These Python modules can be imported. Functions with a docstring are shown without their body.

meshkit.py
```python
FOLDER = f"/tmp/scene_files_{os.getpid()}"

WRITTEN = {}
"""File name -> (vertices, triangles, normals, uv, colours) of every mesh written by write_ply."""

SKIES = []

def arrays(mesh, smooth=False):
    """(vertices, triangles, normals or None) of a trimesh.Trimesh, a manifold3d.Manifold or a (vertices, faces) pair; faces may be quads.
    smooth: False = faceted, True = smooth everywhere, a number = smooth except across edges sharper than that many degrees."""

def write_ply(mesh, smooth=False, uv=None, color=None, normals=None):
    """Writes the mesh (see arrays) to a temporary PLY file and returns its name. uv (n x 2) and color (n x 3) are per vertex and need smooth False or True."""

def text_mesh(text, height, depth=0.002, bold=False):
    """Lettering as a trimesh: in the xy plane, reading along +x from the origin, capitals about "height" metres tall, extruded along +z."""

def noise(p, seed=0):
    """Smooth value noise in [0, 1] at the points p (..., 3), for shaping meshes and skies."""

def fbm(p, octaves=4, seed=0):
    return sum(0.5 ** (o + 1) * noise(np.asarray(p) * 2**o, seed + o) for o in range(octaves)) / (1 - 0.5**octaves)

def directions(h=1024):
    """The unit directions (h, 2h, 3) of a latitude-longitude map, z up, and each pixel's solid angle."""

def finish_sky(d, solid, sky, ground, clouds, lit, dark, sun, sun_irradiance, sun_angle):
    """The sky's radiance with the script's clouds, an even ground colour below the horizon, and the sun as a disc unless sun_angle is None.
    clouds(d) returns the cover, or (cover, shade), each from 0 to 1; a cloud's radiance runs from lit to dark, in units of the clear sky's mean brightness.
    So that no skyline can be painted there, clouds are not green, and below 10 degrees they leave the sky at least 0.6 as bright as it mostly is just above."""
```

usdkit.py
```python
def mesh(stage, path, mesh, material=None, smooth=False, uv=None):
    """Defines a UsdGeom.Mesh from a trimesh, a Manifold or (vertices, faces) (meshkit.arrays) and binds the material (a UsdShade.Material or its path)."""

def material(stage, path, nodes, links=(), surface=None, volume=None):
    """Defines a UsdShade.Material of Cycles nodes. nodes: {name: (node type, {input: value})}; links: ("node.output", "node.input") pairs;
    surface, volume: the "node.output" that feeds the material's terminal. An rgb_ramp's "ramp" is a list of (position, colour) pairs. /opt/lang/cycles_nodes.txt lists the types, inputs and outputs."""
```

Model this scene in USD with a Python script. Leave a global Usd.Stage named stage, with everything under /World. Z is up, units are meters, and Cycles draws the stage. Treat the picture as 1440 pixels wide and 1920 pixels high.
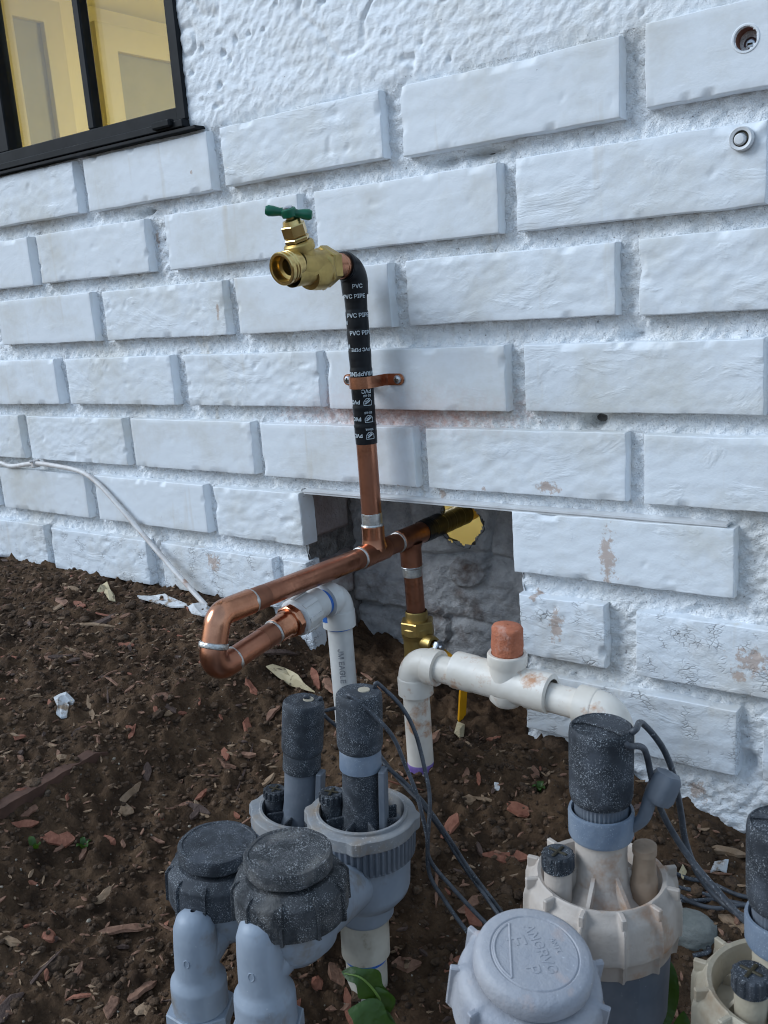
import math, random
import numpy as np, trimesh
import usdkit, meshkit
from meshkit import noise, fbm
from pxr import Usd, UsdGeom, UsdLux, UsdShade, Gf, Sdf, Vt

random.seed(7)
rng = np.random.default_rng(7)
stage = Usd.Stage.CreateInMemory()
UsdGeom.SetStageUpAxis(stage, 'Z')
UsdGeom.SetStageMetersPerUnit(stage, 1.0)
UsdGeom.Xform.Define(stage, '/World')
UsdGeom.Scope.Define(stage, '/World/Looks')

# ------------------------------------------------------------------ camera
CAM = np.array([0.6306, -0.8229, 0.4501])
RIGHT = np.array([0.8076, 0.5853, -0.0715]); RIGHT /= np.linalg.norm(RIGHT)
FWD = np.array([-0.5848, 0.7794, -0.2250]); FWD -= FWD @ RIGHT * RIGHT; FWD /= np.linalg.norm(FWD)
UP = np.cross(RIGHT, FWD)
FPX = 1758.07
cam = UsdGeom.Camera.Define(stage, '/World/camera')
cam.AddTransformOp().Set(Gf.Matrix4d(*[*RIGHT, 0], *[*UP, 0], *[*(-FWD), 0], *[*CAM, 1]))
cam.CreateHorizontalApertureAttr(36.0)
cam.CreateVerticalApertureAttr(48.0)
cam.CreateFocalLengthAttr(36.0 * FPX / 1440)
cam.CreateClippingRangeAttr(Gf.Vec2f(0.02, 500))
cam.CreateFStopAttr(44.0)
cam.CreateFocusDistanceAttr(0.90)
cam.CreateExposureAttr(0.54)

# ------------------------------------------------------------------ sky and sun: soft overcast daylight from the upper left in front of the wall
SUN = np.array([-0.80, -0.62, 0.72]); SUN /= np.linalg.norm(SUN)
sun = UsdLux.DistantLight.Define(stage, '/World/sun')
sun.CreateIntensityAttr(0.40)
sun.CreateAngleAttr(32.0)
sun.CreateNormalizeAttr(True)
sun.CreateColorAttr(Gf.Vec3f(0.875, 0.985, 1.10))
zx = np.cross([0, 0, 1], SUN); zx /= np.linalg.norm(zx); zy = np.cross(SUN, zx)
sun.AddTransformOp().Set(Gf.Matrix4d(*[*zx, 0], *[*zy, 0], *[*SUN, 0], 0, 0, 3, 1))
dome = UsdLux.DomeLight.Define(stage, '/World/sky')
dome.CreateIntensityAttr(1.0)
skym = usdkit.material(stage, '/World/Looks/sky_look', {
    'sky': ('sky_texture', {'sky_type': 'single_scattering', 'sun_disc': False, 'sun_elevation': math.asin(SUN[2]), 'sun_rotation': math.atan2(SUN[0], SUN[1])}),
    'tc': ('texture_coordinate', {}),
    'cl': ('noise_texture', {'scale': 1.6, 'detail': 5.0, 'roughness': 0.55}),
    'rp': ('rgb_ramp', {'ramp': [(0.30, (0.35, 0.35, 0.35)), (0.62, (0.9, 0.9, 0.9))]}),
    'mx': ('mix', {'color2': (3.15, 4.3, 5.7)}),
    'bg': ('background_shader', {'strength': 0.11})},
    [('tc.generated', 'cl.vector'), ('cl.fac', 'rp.fac'), ('rp.color', 'mx.fac'), ('sky.color', 'mx.color1'), ('mx.color', 'bg.color')], surface='bg.background')
UsdShade.MaterialBindingAPI.Apply(dome.GetPrim()).Bind(skym)

# ------------------------------------------------------------------ measuring helpers (real places in the world found from the photograph)
def ray(px):
    return FWD + (px[0] - 720) / FPX * RIGHT - (px[1] - 960) / FPX * UP
def dep(px, d): return CAM + d * ray(px)
def atX(px, x): r = ray(px); return CAM + (x - CAM[0]) / r[0] * r
def atY(px, y): r = ray(px); return CAM + (y - CAM[1]) / r[1] * r

# ------------------------------------------------------------------ object helpers
names = {}
def numbered(parent, name):
    k = names.get((parent, name), 0); names[(parent, name)] = k + 1
    return f'{parent}/{name}' if k == 0 else f'{parent}/{name}_{k:03d}'
def tag(p, label=None, cat=None, group=None, kind=None):
    for k, v in (('label', label), ('category', cat), ('group', group), ('kind', kind)):
        if v: p.SetCustomDataByKey(k, v)
origin = {}
def thing(name, label, cat, loc=(0, 0, 0), group=None):
    path = numbered('/World', name)
    x = UsdGeom.Xform.Define(stage, path); x.AddTranslateOp().Set(Gf.Vec3d(*map(float, loc)))
    origin[path] = np.array(loc, float)
    tag(x.GetPrim(), label, cat, group)
    return path
def arr(mesh):
    v, f, _ = meshkit.arrays(mesh); return np.array(v, float), np.array(f)
def part(name, mesh, mat, parent='/World', smooth=40, label=None, kind=None, **kw):
    path = numbered(parent, name)
    v, f = arr(mesh)
    o = np.zeros(3)
    for k, w in origin.items():
        if parent == k or parent.startswith(k + '/'): o = w
    m = usdkit.mesh(stage, path, trimesh.Trimesh(v - o, f, process=False), LOOK[mat], smooth=smooth)
    tag(m.GetPrim(), label, kind=kind, **kw)
    return path
def solo(name, mesh, mat, label=None, cat=None, group=None, kind=None, smooth=40):
    return part(name, mesh, mat, '/World', smooth, label, kind, cat=cat, group=group)
def cat_(*ms):
    vs, fs, n = [], [], 0
    for m in ms:
        v, f = arr(m)
        if f.shape[1] == 4: f = np.vstack([f[:, [0, 1, 2]], f[:, [0, 2, 3]]])
        vs.append(v); fs.append(f + n); n += len(v)
    return trimesh.Trimesh(np.vstack(vs), np.vstack(fs), process=False)

def unit(v): v = np.asarray(v, float); return v / np.linalg.norm(v)
def basis(z, xhint=None):
    z = unit(z); h = np.array(xhint if xhint is not None else ([1, 0, 0] if abs(z[0]) < .8 else [0, 1, 0]), float)
    x = unit(h - h @ z * z); return np.stack([x, np.cross(z, x), z], 1)
def lathe(prof, o, axis, n=40, xhint=None, wob=None):
    """Revolve [(r, h), ...] about axis from o; r may be a function of the angle."""
    B = basis(axis, xhint); a = np.linspace(0, 2 * np.pi, n, endpoint=False); V = []
    for r, h in prof:
        rr = r(a) if callable(r) else np.full(n, r)
        if wob: rr = rr + wob(a, h)
        V.append(np.stack([rr * np.cos(a), rr * np.sin(a), np.full(n, h)], 1))
    m = len(prof); V = np.vstack(V) @ B.T + np.asarray(o, float)
    F = []
    for i in range(m - 1):
        j = np.arange(n); k = (j + 1) % n
        F.append(np.stack([i * n + j, i * n + k, (i + 1) * n + k], 1)); F.append(np.stack([i * n + j, (i + 1) * n + k, (i + 1) * n + j], 1))
    return trimesh.Trimesh(V, np.vstack(F), process=False)
def catmull(P, k=8):
    P = np.asarray(P, float); Q = np.vstack([2 * P[0] - P[1], P, 2 * P[-1] - P[-2]]); out = []
    for i in range(1, len(Q) - 2):
        t = np.linspace(0, 1, k, endpoint=False)[:, None]; a, b, c, d = Q[i - 1:i + 3]
        out.append(.5 * (2 * b + (c - a) * t + (2 * a - 5 * b + 4 * c - d) * t ** 2 + (3 * b - a - 3 * c + d) * t ** 3))
    return np.vstack(out + [P[-1:]])
def tube(P, r, n=24, caps=True):
    P = np.asarray(P, float); m = len(P); R = np.full(m, r) if np.ndim(r) == 0 else np.asarray(r, float)
    T = np.gradient(P, axis=0); T /= np.linalg.norm(T, axis=1, keepdims=True) + 1e-12
    B = basis(T[0]); x = B[:, 0]; a = np.linspace(0, 2 * np.pi, n, endpoint=False); V = []
    for i in range(m):
        x = unit(x - x @ T[i] * T[i]); y = np.cross(T[i], x)
        V.append(P[i] + R[i] * (np.cos(a)[:, None] * x + np.sin(a)[:, None] * y))
    F = []
    for i in range(m - 1):
        j = np.arange(n); k = (j + 1) % n
        F.append(np.stack([i * n + j, i * n + k, (i + 1) * n + k], 1)); F.append(np.stack([i * n + j, (i + 1) * n + k, (i + 1) * n + j], 1))
    V = np.vstack(V)
    if caps:
        V = np.vstack([V, P[:1], P[-1:]]); j = np.arange(n); k = (j + 1) % n
        F.append(np.stack([k, j, np.full(n, m * n)], 1)); F.append(np.stack([(m - 1) * n + j, (m - 1) * n + k, np.full(n, m * n + 1)], 1))
    return trimesh.Trimesh(V, np.vstack(F), process=False)
def cyl(a, b, r, n=32, bev=.0008):
    a, b = np.asarray(a, float), np.asarray(b, float); L = np.linalg.norm(b - a); bev = min(bev, r * .4, L * .4)
    return lathe([(0, 0), (r - bev, 0), (r, bev), (r, L - bev), (r - bev, L), (0, L)], a, b - a, n)
def ring(c, axis, r, w, proud=.0009, n=36):
    """A bead of solder round a joint."""
    axis = unit(axis)
    wob = lambda a, h: .00025 * np.sin(3 * a + 1) + .0002 * np.sin(7 * a)
    return lathe([(r - .001, -w / 2), (r + proud * .6, -w / 3), (r + proud, 0), (r + proud * .6, w / 3), (r - .001, w / 2)], c, axis, n, wob=wob)
def bend(a, c, b, R, k=10):
    """Points from a round a corner at c to b, with bend radius R."""
    a, c, b = map(lambda q: np.asarray(q, float), (a, c, b)); u, v = unit(a - c), unit(b - c)
    ang = math.acos(np.clip(u @ v, -1, 1)); t = R / math.tan(ang / 2); s, e = c + u * t, c + v * t
    ctr = c + unit(u + v) * R / math.sin(ang / 2)
    th = np.pi - ang; p0 = s - ctr; ax = unit(np.cross(p0, e - ctr)); pts = []
    for q in np.linspace(0, th, k): pts.append(ctr + p0 * math.cos(q) + np.cross(ax, p0) * math.sin(q))
    return np.vstack([[a], pts, [b]])
def hexa(a, b, r, n=6, bev=.0012, hint=None):
    """Hexagonal nut from a to b, r across the corners."""
    a, b = np.asarray(a, float), np.asarray(b, float); L = np.linalg.norm(b - a)
    return lathe([(0, 0), (r - bev, 0), (r, bev), (r, L - bev), (r - bev, L), (0, L)], a, b - a, n, hint)
def boxm(lo, hi, bev=0):
    lo, hi = np.minimum(lo, hi), np.maximum(lo, hi)
    m = trimesh.creation.box(hi - lo); m.apply_translation((np.asarray(lo, float) + hi) / 2)
    if bev:
        import manifold3d
        s = trimesh.creation.box(np.maximum(hi - lo - 2 * bev, 1e-4)); c = (np.asarray(lo, float) + hi) / 2
        pts = []
        for k in range(3):
            e = np.array(hi - lo, float) - 2 * bev; e[k] += 2 * bev
            pts.append(trimesh.creation.box(e).vertices + c)
        m = trimesh.convex.convex_hull(np.vstack(pts))
    return m
def grid_faces(nu, nv):
    i, j = np.meshgrid(np.arange(nu - 1), np.arange(nv - 1), indexing='ij')
    a = (i * nv + j).ravel(); b = a + nv; return a, b, b + 1, a + 1

# ------------------------------------------------------------------ materials
LOOK = {}
def look(name, nodes, links, surface='p.BSDF'):
    LOOK[name] = usdkit.material(stage, '/World/Looks/' + name, nodes, links, surface=surface)
def simple(name, c1, c2, rough=.5, metal=0., scale=60, bump=.3, bscale=300, bdist=.001, spec=None, speck=None, speck_scale=900, speck_at=.72, detail=4, stain=None, stain_scale=12, stain_at=(.5, .68), rough2=None):
    """Two tones mixed by noise, an optional pale speckle of dust, a stain and a fine bump."""
    p = {'roughness': rough, 'metallic': metal}
    if spec is not None: p['specular_ior_level'] = spec
    n = {'g': ('geometry', {}), 'n': ('noise_texture', {'scale': scale, 'detail': detail, 'roughness': .6}), 'm': ('mix', {'color1': c1, 'color2': c2}),
         'r': ('map_range', {'from_min': .35, 'from_max': .65, 'clamp': True}),
         'bn': ('noise_texture', {'scale': bscale, 'detail': 4.0, 'roughness': .6}), 'b': ('bump', {'strength': bump, 'distance': bdist}), 'p': ('principled_bsdf', p)}
    l = [('g.position', 'n.vector'), ('n.fac', 'r.value'), ('r.result', 'm.fac'), ('g.position', 'bn.vector'), ('bn.fac', 'b.height'), ('b.normal', 'p.normal')]
    out = 'm.color'
    if stain:
        n['sn'] = ('noise_texture', {'scale': stain_scale, 'detail': 5.0, 'roughness': .65}); n['sr'] = ('map_range', {'from_min': stain_at[0], 'from_max': stain_at[1], 'clamp': True})
        n['sm'] = ('mix', {'color2': stain}); l += [('g.position', 'sn.vector'), ('sn.fac', 'sr.value'), ('sr.result', 'sm.fac'), (out, 'sm.color1')]; out = 'sm.color'
    if speck:
        n['kn'] = ('noise_texture', {'scale': speck_scale, 'detail': 2.0, 'roughness': .5}); n['kr'] = ('map_range', {'from_min': speck_at, 'from_max': speck_at + .13, 'to_max': .85, 'clamp': True})
        n['kw'] = ('noise_texture', {'scale': speck_scale / 16, 'detail': 3.0}); n['kv'] = ('map_range', {'from_min': .38, 'from_max': .6, 'clamp': True})
        n['kx'] = ('math', {'math_type': 'multiply'})
        n['km'] = ('mix', {'color2': speck}); l += [('g.position', 'kn.vector'), ('kn.fac', 'kr.value'), ('g.position', 'kw.vector'), ('kw.fac', 'kv.value'), ('kr.result', 'kx.value1'), ('kv.result', 'kx.value2'), ('kx.value', 'km.fac'), (out, 'km.color1')]; out = 'km.color'
    if rough2 is not None:
        n['rr'] = ('map_range', {'from_min': .35, 'from_max': .65, 'to_min': rough, 'to_max': rough2, 'clamp': True}); l += [('n.fac', 'rr.value'), ('rr.result', 'p.roughness')]
    l.append((out, 'p.base_color'))
    look(name, n, l)

SMEARS = [atY(q, 0)[[0, 2]].tolist() + list(w_) for q, w_ in (((906, 917), (.0035, .0035)), ((747, 913), (.003, .003)), ((1025, 915), (.016, .007)), ((1042, 1172), (.009, .022)), ((1410, 1240), (.020, .014)), ((1386, 1268), (.012, .006)), ((400, 1055), (.014, .016)), ((1300, 1490), (.010, .012)), ((1140, 1045), (.010, .030)), ((820, 930), (.008, .006)), ((358, 322), (.003, .003)), ((280, 447), (.004, .012)), ((408, 585), (.003, .012)), ((1000, 1120), (.006, .006)))]
def painted(name, base, warm, bump, crackle=0., rough=.55, dusty=0., spk=.745, marks=.0, grain=0.):
    """White masonry paint: faint warm drips, grime, brush relief, pits, and where it is old a net of fine cracks."""
    n = {'g': ('geometry', {}),
         'n1': ('noise_texture', {'scale': 8.0, 'detail': 6.0, 'roughness': .68}), 'r1': ('map_range', {'from_min': .46, 'from_max': .74, 'to_max': .9, 'clamp': True}),
         'm1': ('mix', {'color1': base, 'color2': warm}),
         'mp': ('mapping', {'scale': (30, 30, 3.0)}), 'n2': ('noise_texture', {'scale': 1.0, 'detail': 4.0, 'roughness': .6}), 'r2': ('map_range', {'from_min': .63, 'from_max': .80, 'to_max': .6, 'clamp': True}),
         'm2': ('mix', {'color2': (.50, .42, .30)}),
         'n3': ('noise_texture', {'scale': 230.0, 'detail': 3.0, 'roughness': .6}), 'r3': ('map_range', {'from_min': spk, 'from_max': spk + .05, 'to_max': .75, 'clamp': True}), 'm3': ('mix', {'color2': (.16, .15, .15)}),
         'bn': ('noise_texture', {'scale': 55.0, 'detail': 6.0, 'roughness': .62}), 'b': ('bump', {'strength': bump, 'distance': .004}),
         'bn2': ('noise_texture', {'scale': 380.0, 'detail': 4.0, 'roughness': .65}), 'b2': ('bump', {'strength': min(1, bump * 1.4), 'distance': .0016}),
         'p': ('principled_bsdf', {'roughness': rough})}
    l = [('g.position', 'n1.vector'), ('n1.fac', 'r1.value'), ('r1.result', 'm1.fac'), ('g.position', 'mp.vector'), ('mp.vector', 'n2.vector'), ('n2.fac', 'r2.value'), ('r2.result', 'm2.fac'), ('m1.color', 'm2.color1'),
         ('g.position', 'n3.vector'), ('n3.fac', 'r3.value'), ('r3.result', 'm3.fac'), ('m2.color', 'm3.color1'),
         ('g.position', 'bn.vector'), ('bn.fac', 'b.height'), ('g.position', 'bn2.vector'), ('bn2.fac', 'b2.height'), ('b.normal', 'b2.normal')]
    out, nrm = 'm3.color', 'b2.normal'
    if crackle:
        n['wv'] = ('noise_texture', {'scale': 40.0, 'detail': 3.0}); n['wm'] = ('vector_math', {'math_type': 'multiply_add', 'vector2': (.018, .018, .018)})
        n['v'] = ('voronoi_texture', {'feature': 'distance_to_edge', 'scale': 1.0}); n['vs'] = ('vector_math', {'math_type': 'multiply', 'vector2': (150., 150., 290.)}); n['vr'] = ('map_range', {'from_min': .0, 'from_max': .09, 'to_min': 1, 'to_max': 0, 'clamp': True})
        n['cn'] = ('noise_texture', {'scale': 46.0, 'detail': 4.0}); n['cr'] = ('map_range', {'from_min': .52, 'from_max': .68, 'clamp': True}); n['cx'] = ('math', {'math_type': 'multiply'}); n['cy'] = ('math', {'math_type': 'multiply', 'value2': crackle})
        n['m4'] = ('mix', {'color2': (.13, .11, .10)}); n['b3'] = ('bump', {'strength': .7, 'distance': .0015, 'invert': True})
        l += [('g.position', 'wv.vector'), ('wv.color', 'wm.vector1'), ('g.position', 'wm.vector3'), ('wm.vector', 'vs.vector1'), ('vs.vector', 'v.vector'), ('v.distance', 'vr.value'), ('g.position', 'cn.vector'), ('cn.fac', 'cr.value'), ('vr.result', 'cx.value1'), ('cr.result', 'cx.value2'),
              ('cx.value', 'cy.value1'), ('cy.value', 'm4.fac'), (out, 'm4.color1'), ('cx.value', 'b3.height'), (nrm, 'b3.normal')]
        out, nrm = 'm4.color', 'b3.normal'
    if marks:   # trowel marks and torn ridges under the paint
        n['tm'] = ('mapping', {'scale': (13., 13., 24.)}); n['tn'] = ('noise_texture', {'scale': 1.0, 'detail': 7.0, 'roughness': .58, 'distortion': .6}); n['tr'] = ('map_range', {'from_min': .54, 'from_max': .64, 'clamp': True}); n['tb'] = ('bump', {'strength': 1.0, 'distance': .0026 * marks})
        l += [('g.position', 'tm.vector'), ('tm.vector', 'tn.vector'), ('tn.fac', 'tr.value'), ('tr.result', 'tb.height'), (nrm, 'tb.normal')]; nrm = 'tb.normal'
    if grain:   # sandy lumps
        n['gn'] = ('noise_texture', {'scale': 170.0, 'detail': 3.0, 'roughness': .7}); n['gr'] = ('map_range', {'from_min': .30, 'from_max': .62, 'clamp': True}); n['gb'] = ('bump', {'strength': 1.0, 'distance': .0036 * grain})
        l += [('g.position', 'gn.vector'), ('gn.fac', 'gr.value'), ('gr.result', 'gb.height'), (nrm, 'gb.normal')]; nrm = 'gb.normal'
    prev = None     # rust brown smears and chips where the photograph has them
    n['zn'] = ('noise_texture', {'scale': 150.0, 'detail': 5.0, 'roughness': .7}); l.append(('g.position', 'zn.vector'))
    for q, (sx_, sz_, rx_, rz_) in enumerate(SMEARS):
        n[f'za{q}'] = ('vector_math', {'math_type': 'subtract', 'vector2': (sx_, 0, sz_)}); n[f'zb{q}'] = ('vector_math', {'math_type': 'multiply', 'vector2': (1 / rx_, 0, 1 / rz_)}); n[f'zc{q}'] = ('vector_math', {'math_type': 'length'})
        l += [('g.position', f'za{q}.vector1'), (f'za{q}.vector', f'zb{q}.vector1'), (f'zb{q}.vector', f'zc{q}.vector1')]
        if prev: n[f'zm{q}'] = ('math', {'math_type': 'minimum'}); l += [(prev, f'zm{q}.value1'), (f'zc{q}.value', f'zm{q}.value2')]; prev = f'zm{q}.value'
        else: prev = f'zc{q}.value'
    n['zk'] = ('math', {'math_type': 'multiply_add', 'value2': 3.6, 'value3': -1.5}); n['zs'] = ('math', {'math_type': 'add'}); n['zr'] = ('map_range', {'from_min': .75, 'from_max': 1.15, 'to_min': .6, 'to_max': 0., 'clamp': True}); n['zx'] = ('mix', {'color2': (.36, .20, .11)})
    l += [('zn.fac', 'zk.value1'), (prev, 'zs.value1'), ('zk.value', 'zs.value2'), ('zs.value', 'zr.value'), ('zr.result', 'zx.fac'), (out, 'zx.color1')]; out = 'zx.color'
    if dusty:   # red brick dust from the drilled wall lies in the joint round the copper riser
        n['ds'] = ('vector_math', {'math_type': 'subtract', 'vector2': (.032, 0, .327)}); n['dk'] = ('vector_math', {'math_type': 'multiply', 'vector2': (6.2, 0, 34.)}); n['dl'] = ('vector_math', {'math_type': 'length'})
        n['dn'] = ('noise_texture', {'scale': 130.0, 'detail': 5.0, 'roughness': .7}); n['da'] = ('math', {'math_type': 'multiply_add', 'value2': 2.2, 'value3': -1.1}); n['dd'] = ('math', {'math_type': 'subtract'})
        n['dr'] = ('map_range', {'from_min': .15, 'from_max': 1.15, 'to_min': dusty, 'to_max': 0., 'clamp': True}); n['m5'] = ('mix', {'color2': (.50, .20, .12)})
        l += [('g.position', 'ds.vector1'), ('ds.vector', 'dk.vector1'), ('dk.vector', 'dl.vector1'), ('g.position', 'dn.vector'), ('dn.fac', 'da.value1'), ('dl.value', 'dd.value1'), ('da.value', 'dd.value2'), ('dd.value', 'dr.value'), ('dr.result', 'm5.fac'), (out, 'm5.color1')]
        out = 'm5.color'
    l += [(out, 'p.base_color'), (nrm, 'p.normal')]
    look(name, n, l)

WHITE, WARM = (.715, .745, .775), (.56, .54, .49)
painted('painted_brick', WHITE, WARM, .06, dusty=.18, marks=.05)
painted('painted_brick_rough', (.72, .755, .79), (.56, .54, .48), .12, dusty=.2, marks=.17)
painted('painted_brick_crackled', (.70, .74, .78), (.56, .53, .48), .22, crackle=.6, marks=.25)
painted('painted_mortar', (.82, .845, .87), (.66, .64, .60), .7, rough=.8, dusty=.7, spk=.665, grain=.28)
painted('painted_stucco', (.80, .83, .86), (.68, .67, .64), .22, rough=.7, spk=.70, grain=.10)
simple('bare_brick', (.22, .175, .165), (.33, .29, .28), .85, scale=40, bump=.7, bscale=180, bdist=.003, stain=(.50, .49, .49), stain_scale=14, stain_at=(.52, .66))
simple('raw_brick', (.20, .085, .055), (.28, .13, .09), .9, scale=90, bump=.6)
simple('bare_mortar', (.10, .095, .09), (.22, .21, .20), .95, scale=60, bump=1., bscale=160, bdist=.005)
simple('old_plaster', (.27, .265, .265), (.44, .43, .43), .9, scale=45, bump=.9, bscale=260, bdist=.003, stain=(.11, .075, .06), stain_scale=13, stain_at=(.56, .70), detail=6)
simple('white_metal', (.72, .73, .74), (.55, .55, .55), .45, scale=30, bump=.1)
simple('window_black', (.006, .0068, .008), (.014, .015, .017), .55, scale=25, bump=.15, bscale=120, spec=.15)
simple('interior_yellow', (.74, .66, .34), (.76, .68, .36), .7, scale=4, bump=.02)
simple('interior_floor', (.86, .72, .26), (.88, .75, .3), .7, scale=4, bump=.02)
simple('interior_white', (.78, .75, .62), (.78, .76, .66), .8, scale=4, bump=.02)
simple('interior_olive', (.24, .225, .12), (.28, .26, .14), .6, scale=4, bump=.02)
simple('interior_trim', (.55, .49, .24), (.58, .51, .26), .6, scale=4, bump=.02)
# metals
simple('copper', (.50, .225, .14), (.31, .135, .085), .21, 1., scale=22, bump=.12, bscale=240, bdist=.0008, stain=(.30, .13, .08), stain_scale=16, stain_at=(.52, .72), rough2=.42)
simple('copper_bright', (.58, .27, .16), (.37, .16, .095), .19, 1., scale=30, bump=.10, bscale=240, bdist=.0006, rough2=.36, stain=(.34, .14, .08), stain_scale=25, stain_at=(.56, .7))
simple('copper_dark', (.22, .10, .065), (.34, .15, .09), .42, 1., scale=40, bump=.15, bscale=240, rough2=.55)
simple('solder', (.62, .62, .60), (.42, .42, .41), .38, 1., scale=160, bump=.5, bscale=400, bdist=.001)
simple('brass', (.50, .36, .13), (.38, .27, .10), .36, 1., scale=60, bump=.2, bscale=700, bdist=.0006, rough2=.5)
simple('brass_bright', (.70, .52, .22), (.56, .40, .15), .26, 1., scale=60, bump=.1, bscale=500)
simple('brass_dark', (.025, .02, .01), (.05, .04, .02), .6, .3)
simple('green_enamel', (.004, .085, .045), (.006, .11, .06), .32, scale=50, bump=.1)
simple('zinc', (.55, .58, .62), (.38, .40, .44), .3, 1., scale=120, bump=.2)
simple('black_tape', (.004, .0045, .006), (.008, .009, .011), .3, spec=.25, scale=30, bump=.35, bscale=90, bdist=.0012, rough2=.42)
simple('print_white', (.55, .60, .63), (.40, .45, .48), .5, scale=200)
simple('print_grey', (.16, .16, .17), (.30, .30, .31), .6, scale=300)
# plastics
simple('pvc_grey', (.60, .59, .57), (.50, .49, .47), .38, scale=30, bump=.12, stain=(.40, .37, .32), stain_scale=25, stain_at=(.6, .75))
simple('pvc_white', (.72, .67, .60), (.62, .56, .48), .4, scale=25, bump=.15, stain=(.46, .24, .13), stain_scale=34, stain_at=(.56, .68))
simple('pvc_dirty', (.56, .52, .44), (.40, .36, .29), .55, scale=30, bump=.3, stain=(.22, .17, .12), stain_scale=30, stain_at=(.55, .7))
simple('primer_blue', (.02, .10, .42), (.05, .18, .50), .4, scale=100)
simple('primer_purple', (.14, .08, .30), (.26, .18, .42), .45, scale=100)
simple('terracotta', (.46, .15, .075), (.36, .11, .055), .8, scale=80, bump=.8, bscale=260, bdist=.002, stain=(.52, .27, .20), stain_scale=60, stain_at=(.55, .7))
simple('yellow_vinyl', (.62, .29, .006), (.50, .22, .006), .35, scale=40, bump=.1)
dust = (.42, .44, .46)
simple('black_plastic', (.018, .021, .026), (.044, .049, .058), .62, spec=.3, scale=55, bump=.5, bscale=500, bdist=.0008, speck=(.50, .53, .56), speck_scale=1500, speck_at=.575, stain=(.062, .070, .084), stain_scale=32, stain_at=(.52, .68), rough2=.7)
simple('black_plastic_caked', (.020, .022, .025), (.060, .062, .066), .68, spec=.3, scale=70, bump=.8, bscale=420, bdist=.0015, speck=(.56, .57, .58), speck_scale=1400, speck_at=.565, stain=(.11, .105, .10), stain_scale=40, stain_at=(.52, .68), rough2=.8)
simple('blue_grey_plastic', (.125, .165, .225), (.19, .225, .275), .55, scale=55, bump=.3, bscale=500, speck=(.46, .5, .55), speck_scale=1200, speck_at=.63)
simple('grey_plastic', (.235, .275, .33), (.29, .33, .385), .5, scale=30, bump=.2, bscale=350, bdist=.0008, speck=(.5, .52, .54), speck_scale=420, speck_at=.70, stain=(.19, .165, .135), stain_scale=24, stain_at=(.54, .70))
simple('grey_plastic_dusty', (.195, .205, .22), (.26, .255, .25), .65, scale=40, bump=.5, bscale=300, bdist=.001, speck=(.55, .54, .52), speck_scale=420, speck_at=.62, stain=(.25, .20, .155), stain_scale=26, stain_at=(.5, .66))
simple('dark_grey_plastic', (.10, .118, .145), (.15, .165, .19), .55, scale=40, bump=.2, speck=(.35, .37, .38), speck_scale=500, speck_at=.68)
simple('beige_plastic', (.40, .345, .30), (.48, .42, .37), .6, scale=35, bump=.4, bscale=300, bdist=.001, stain=(.36, .22, .14), stain_scale=30, stain_at=(.56, .70), speck=(.6, .58, .56), speck_scale=420, speck_at=.70)
simple('tan_plastic', (.33, .285, .21), (.41, .355, .27), .62, scale=35, bump=.4, bscale=300, bdist=.001, stain=(.28, .21, .14), stain_scale=28, stain_at=(.55, .7))
simple('brown_plastic', (.26, .18, .12), (.34, .25, .18), .7, scale=60, bump=.5, bscale=200)
simple('lilac_plastic', (.29, .30, .335), (.36, .355, .37), .6, scale=34, bump=.55, bscale=240, bdist=.0012, stain=(.46, .35, .31), stain_scale=26, stain_at=(.58, .74), speck=(.55, .57, .6), speck_scale=500, speck_at=.68)
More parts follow.
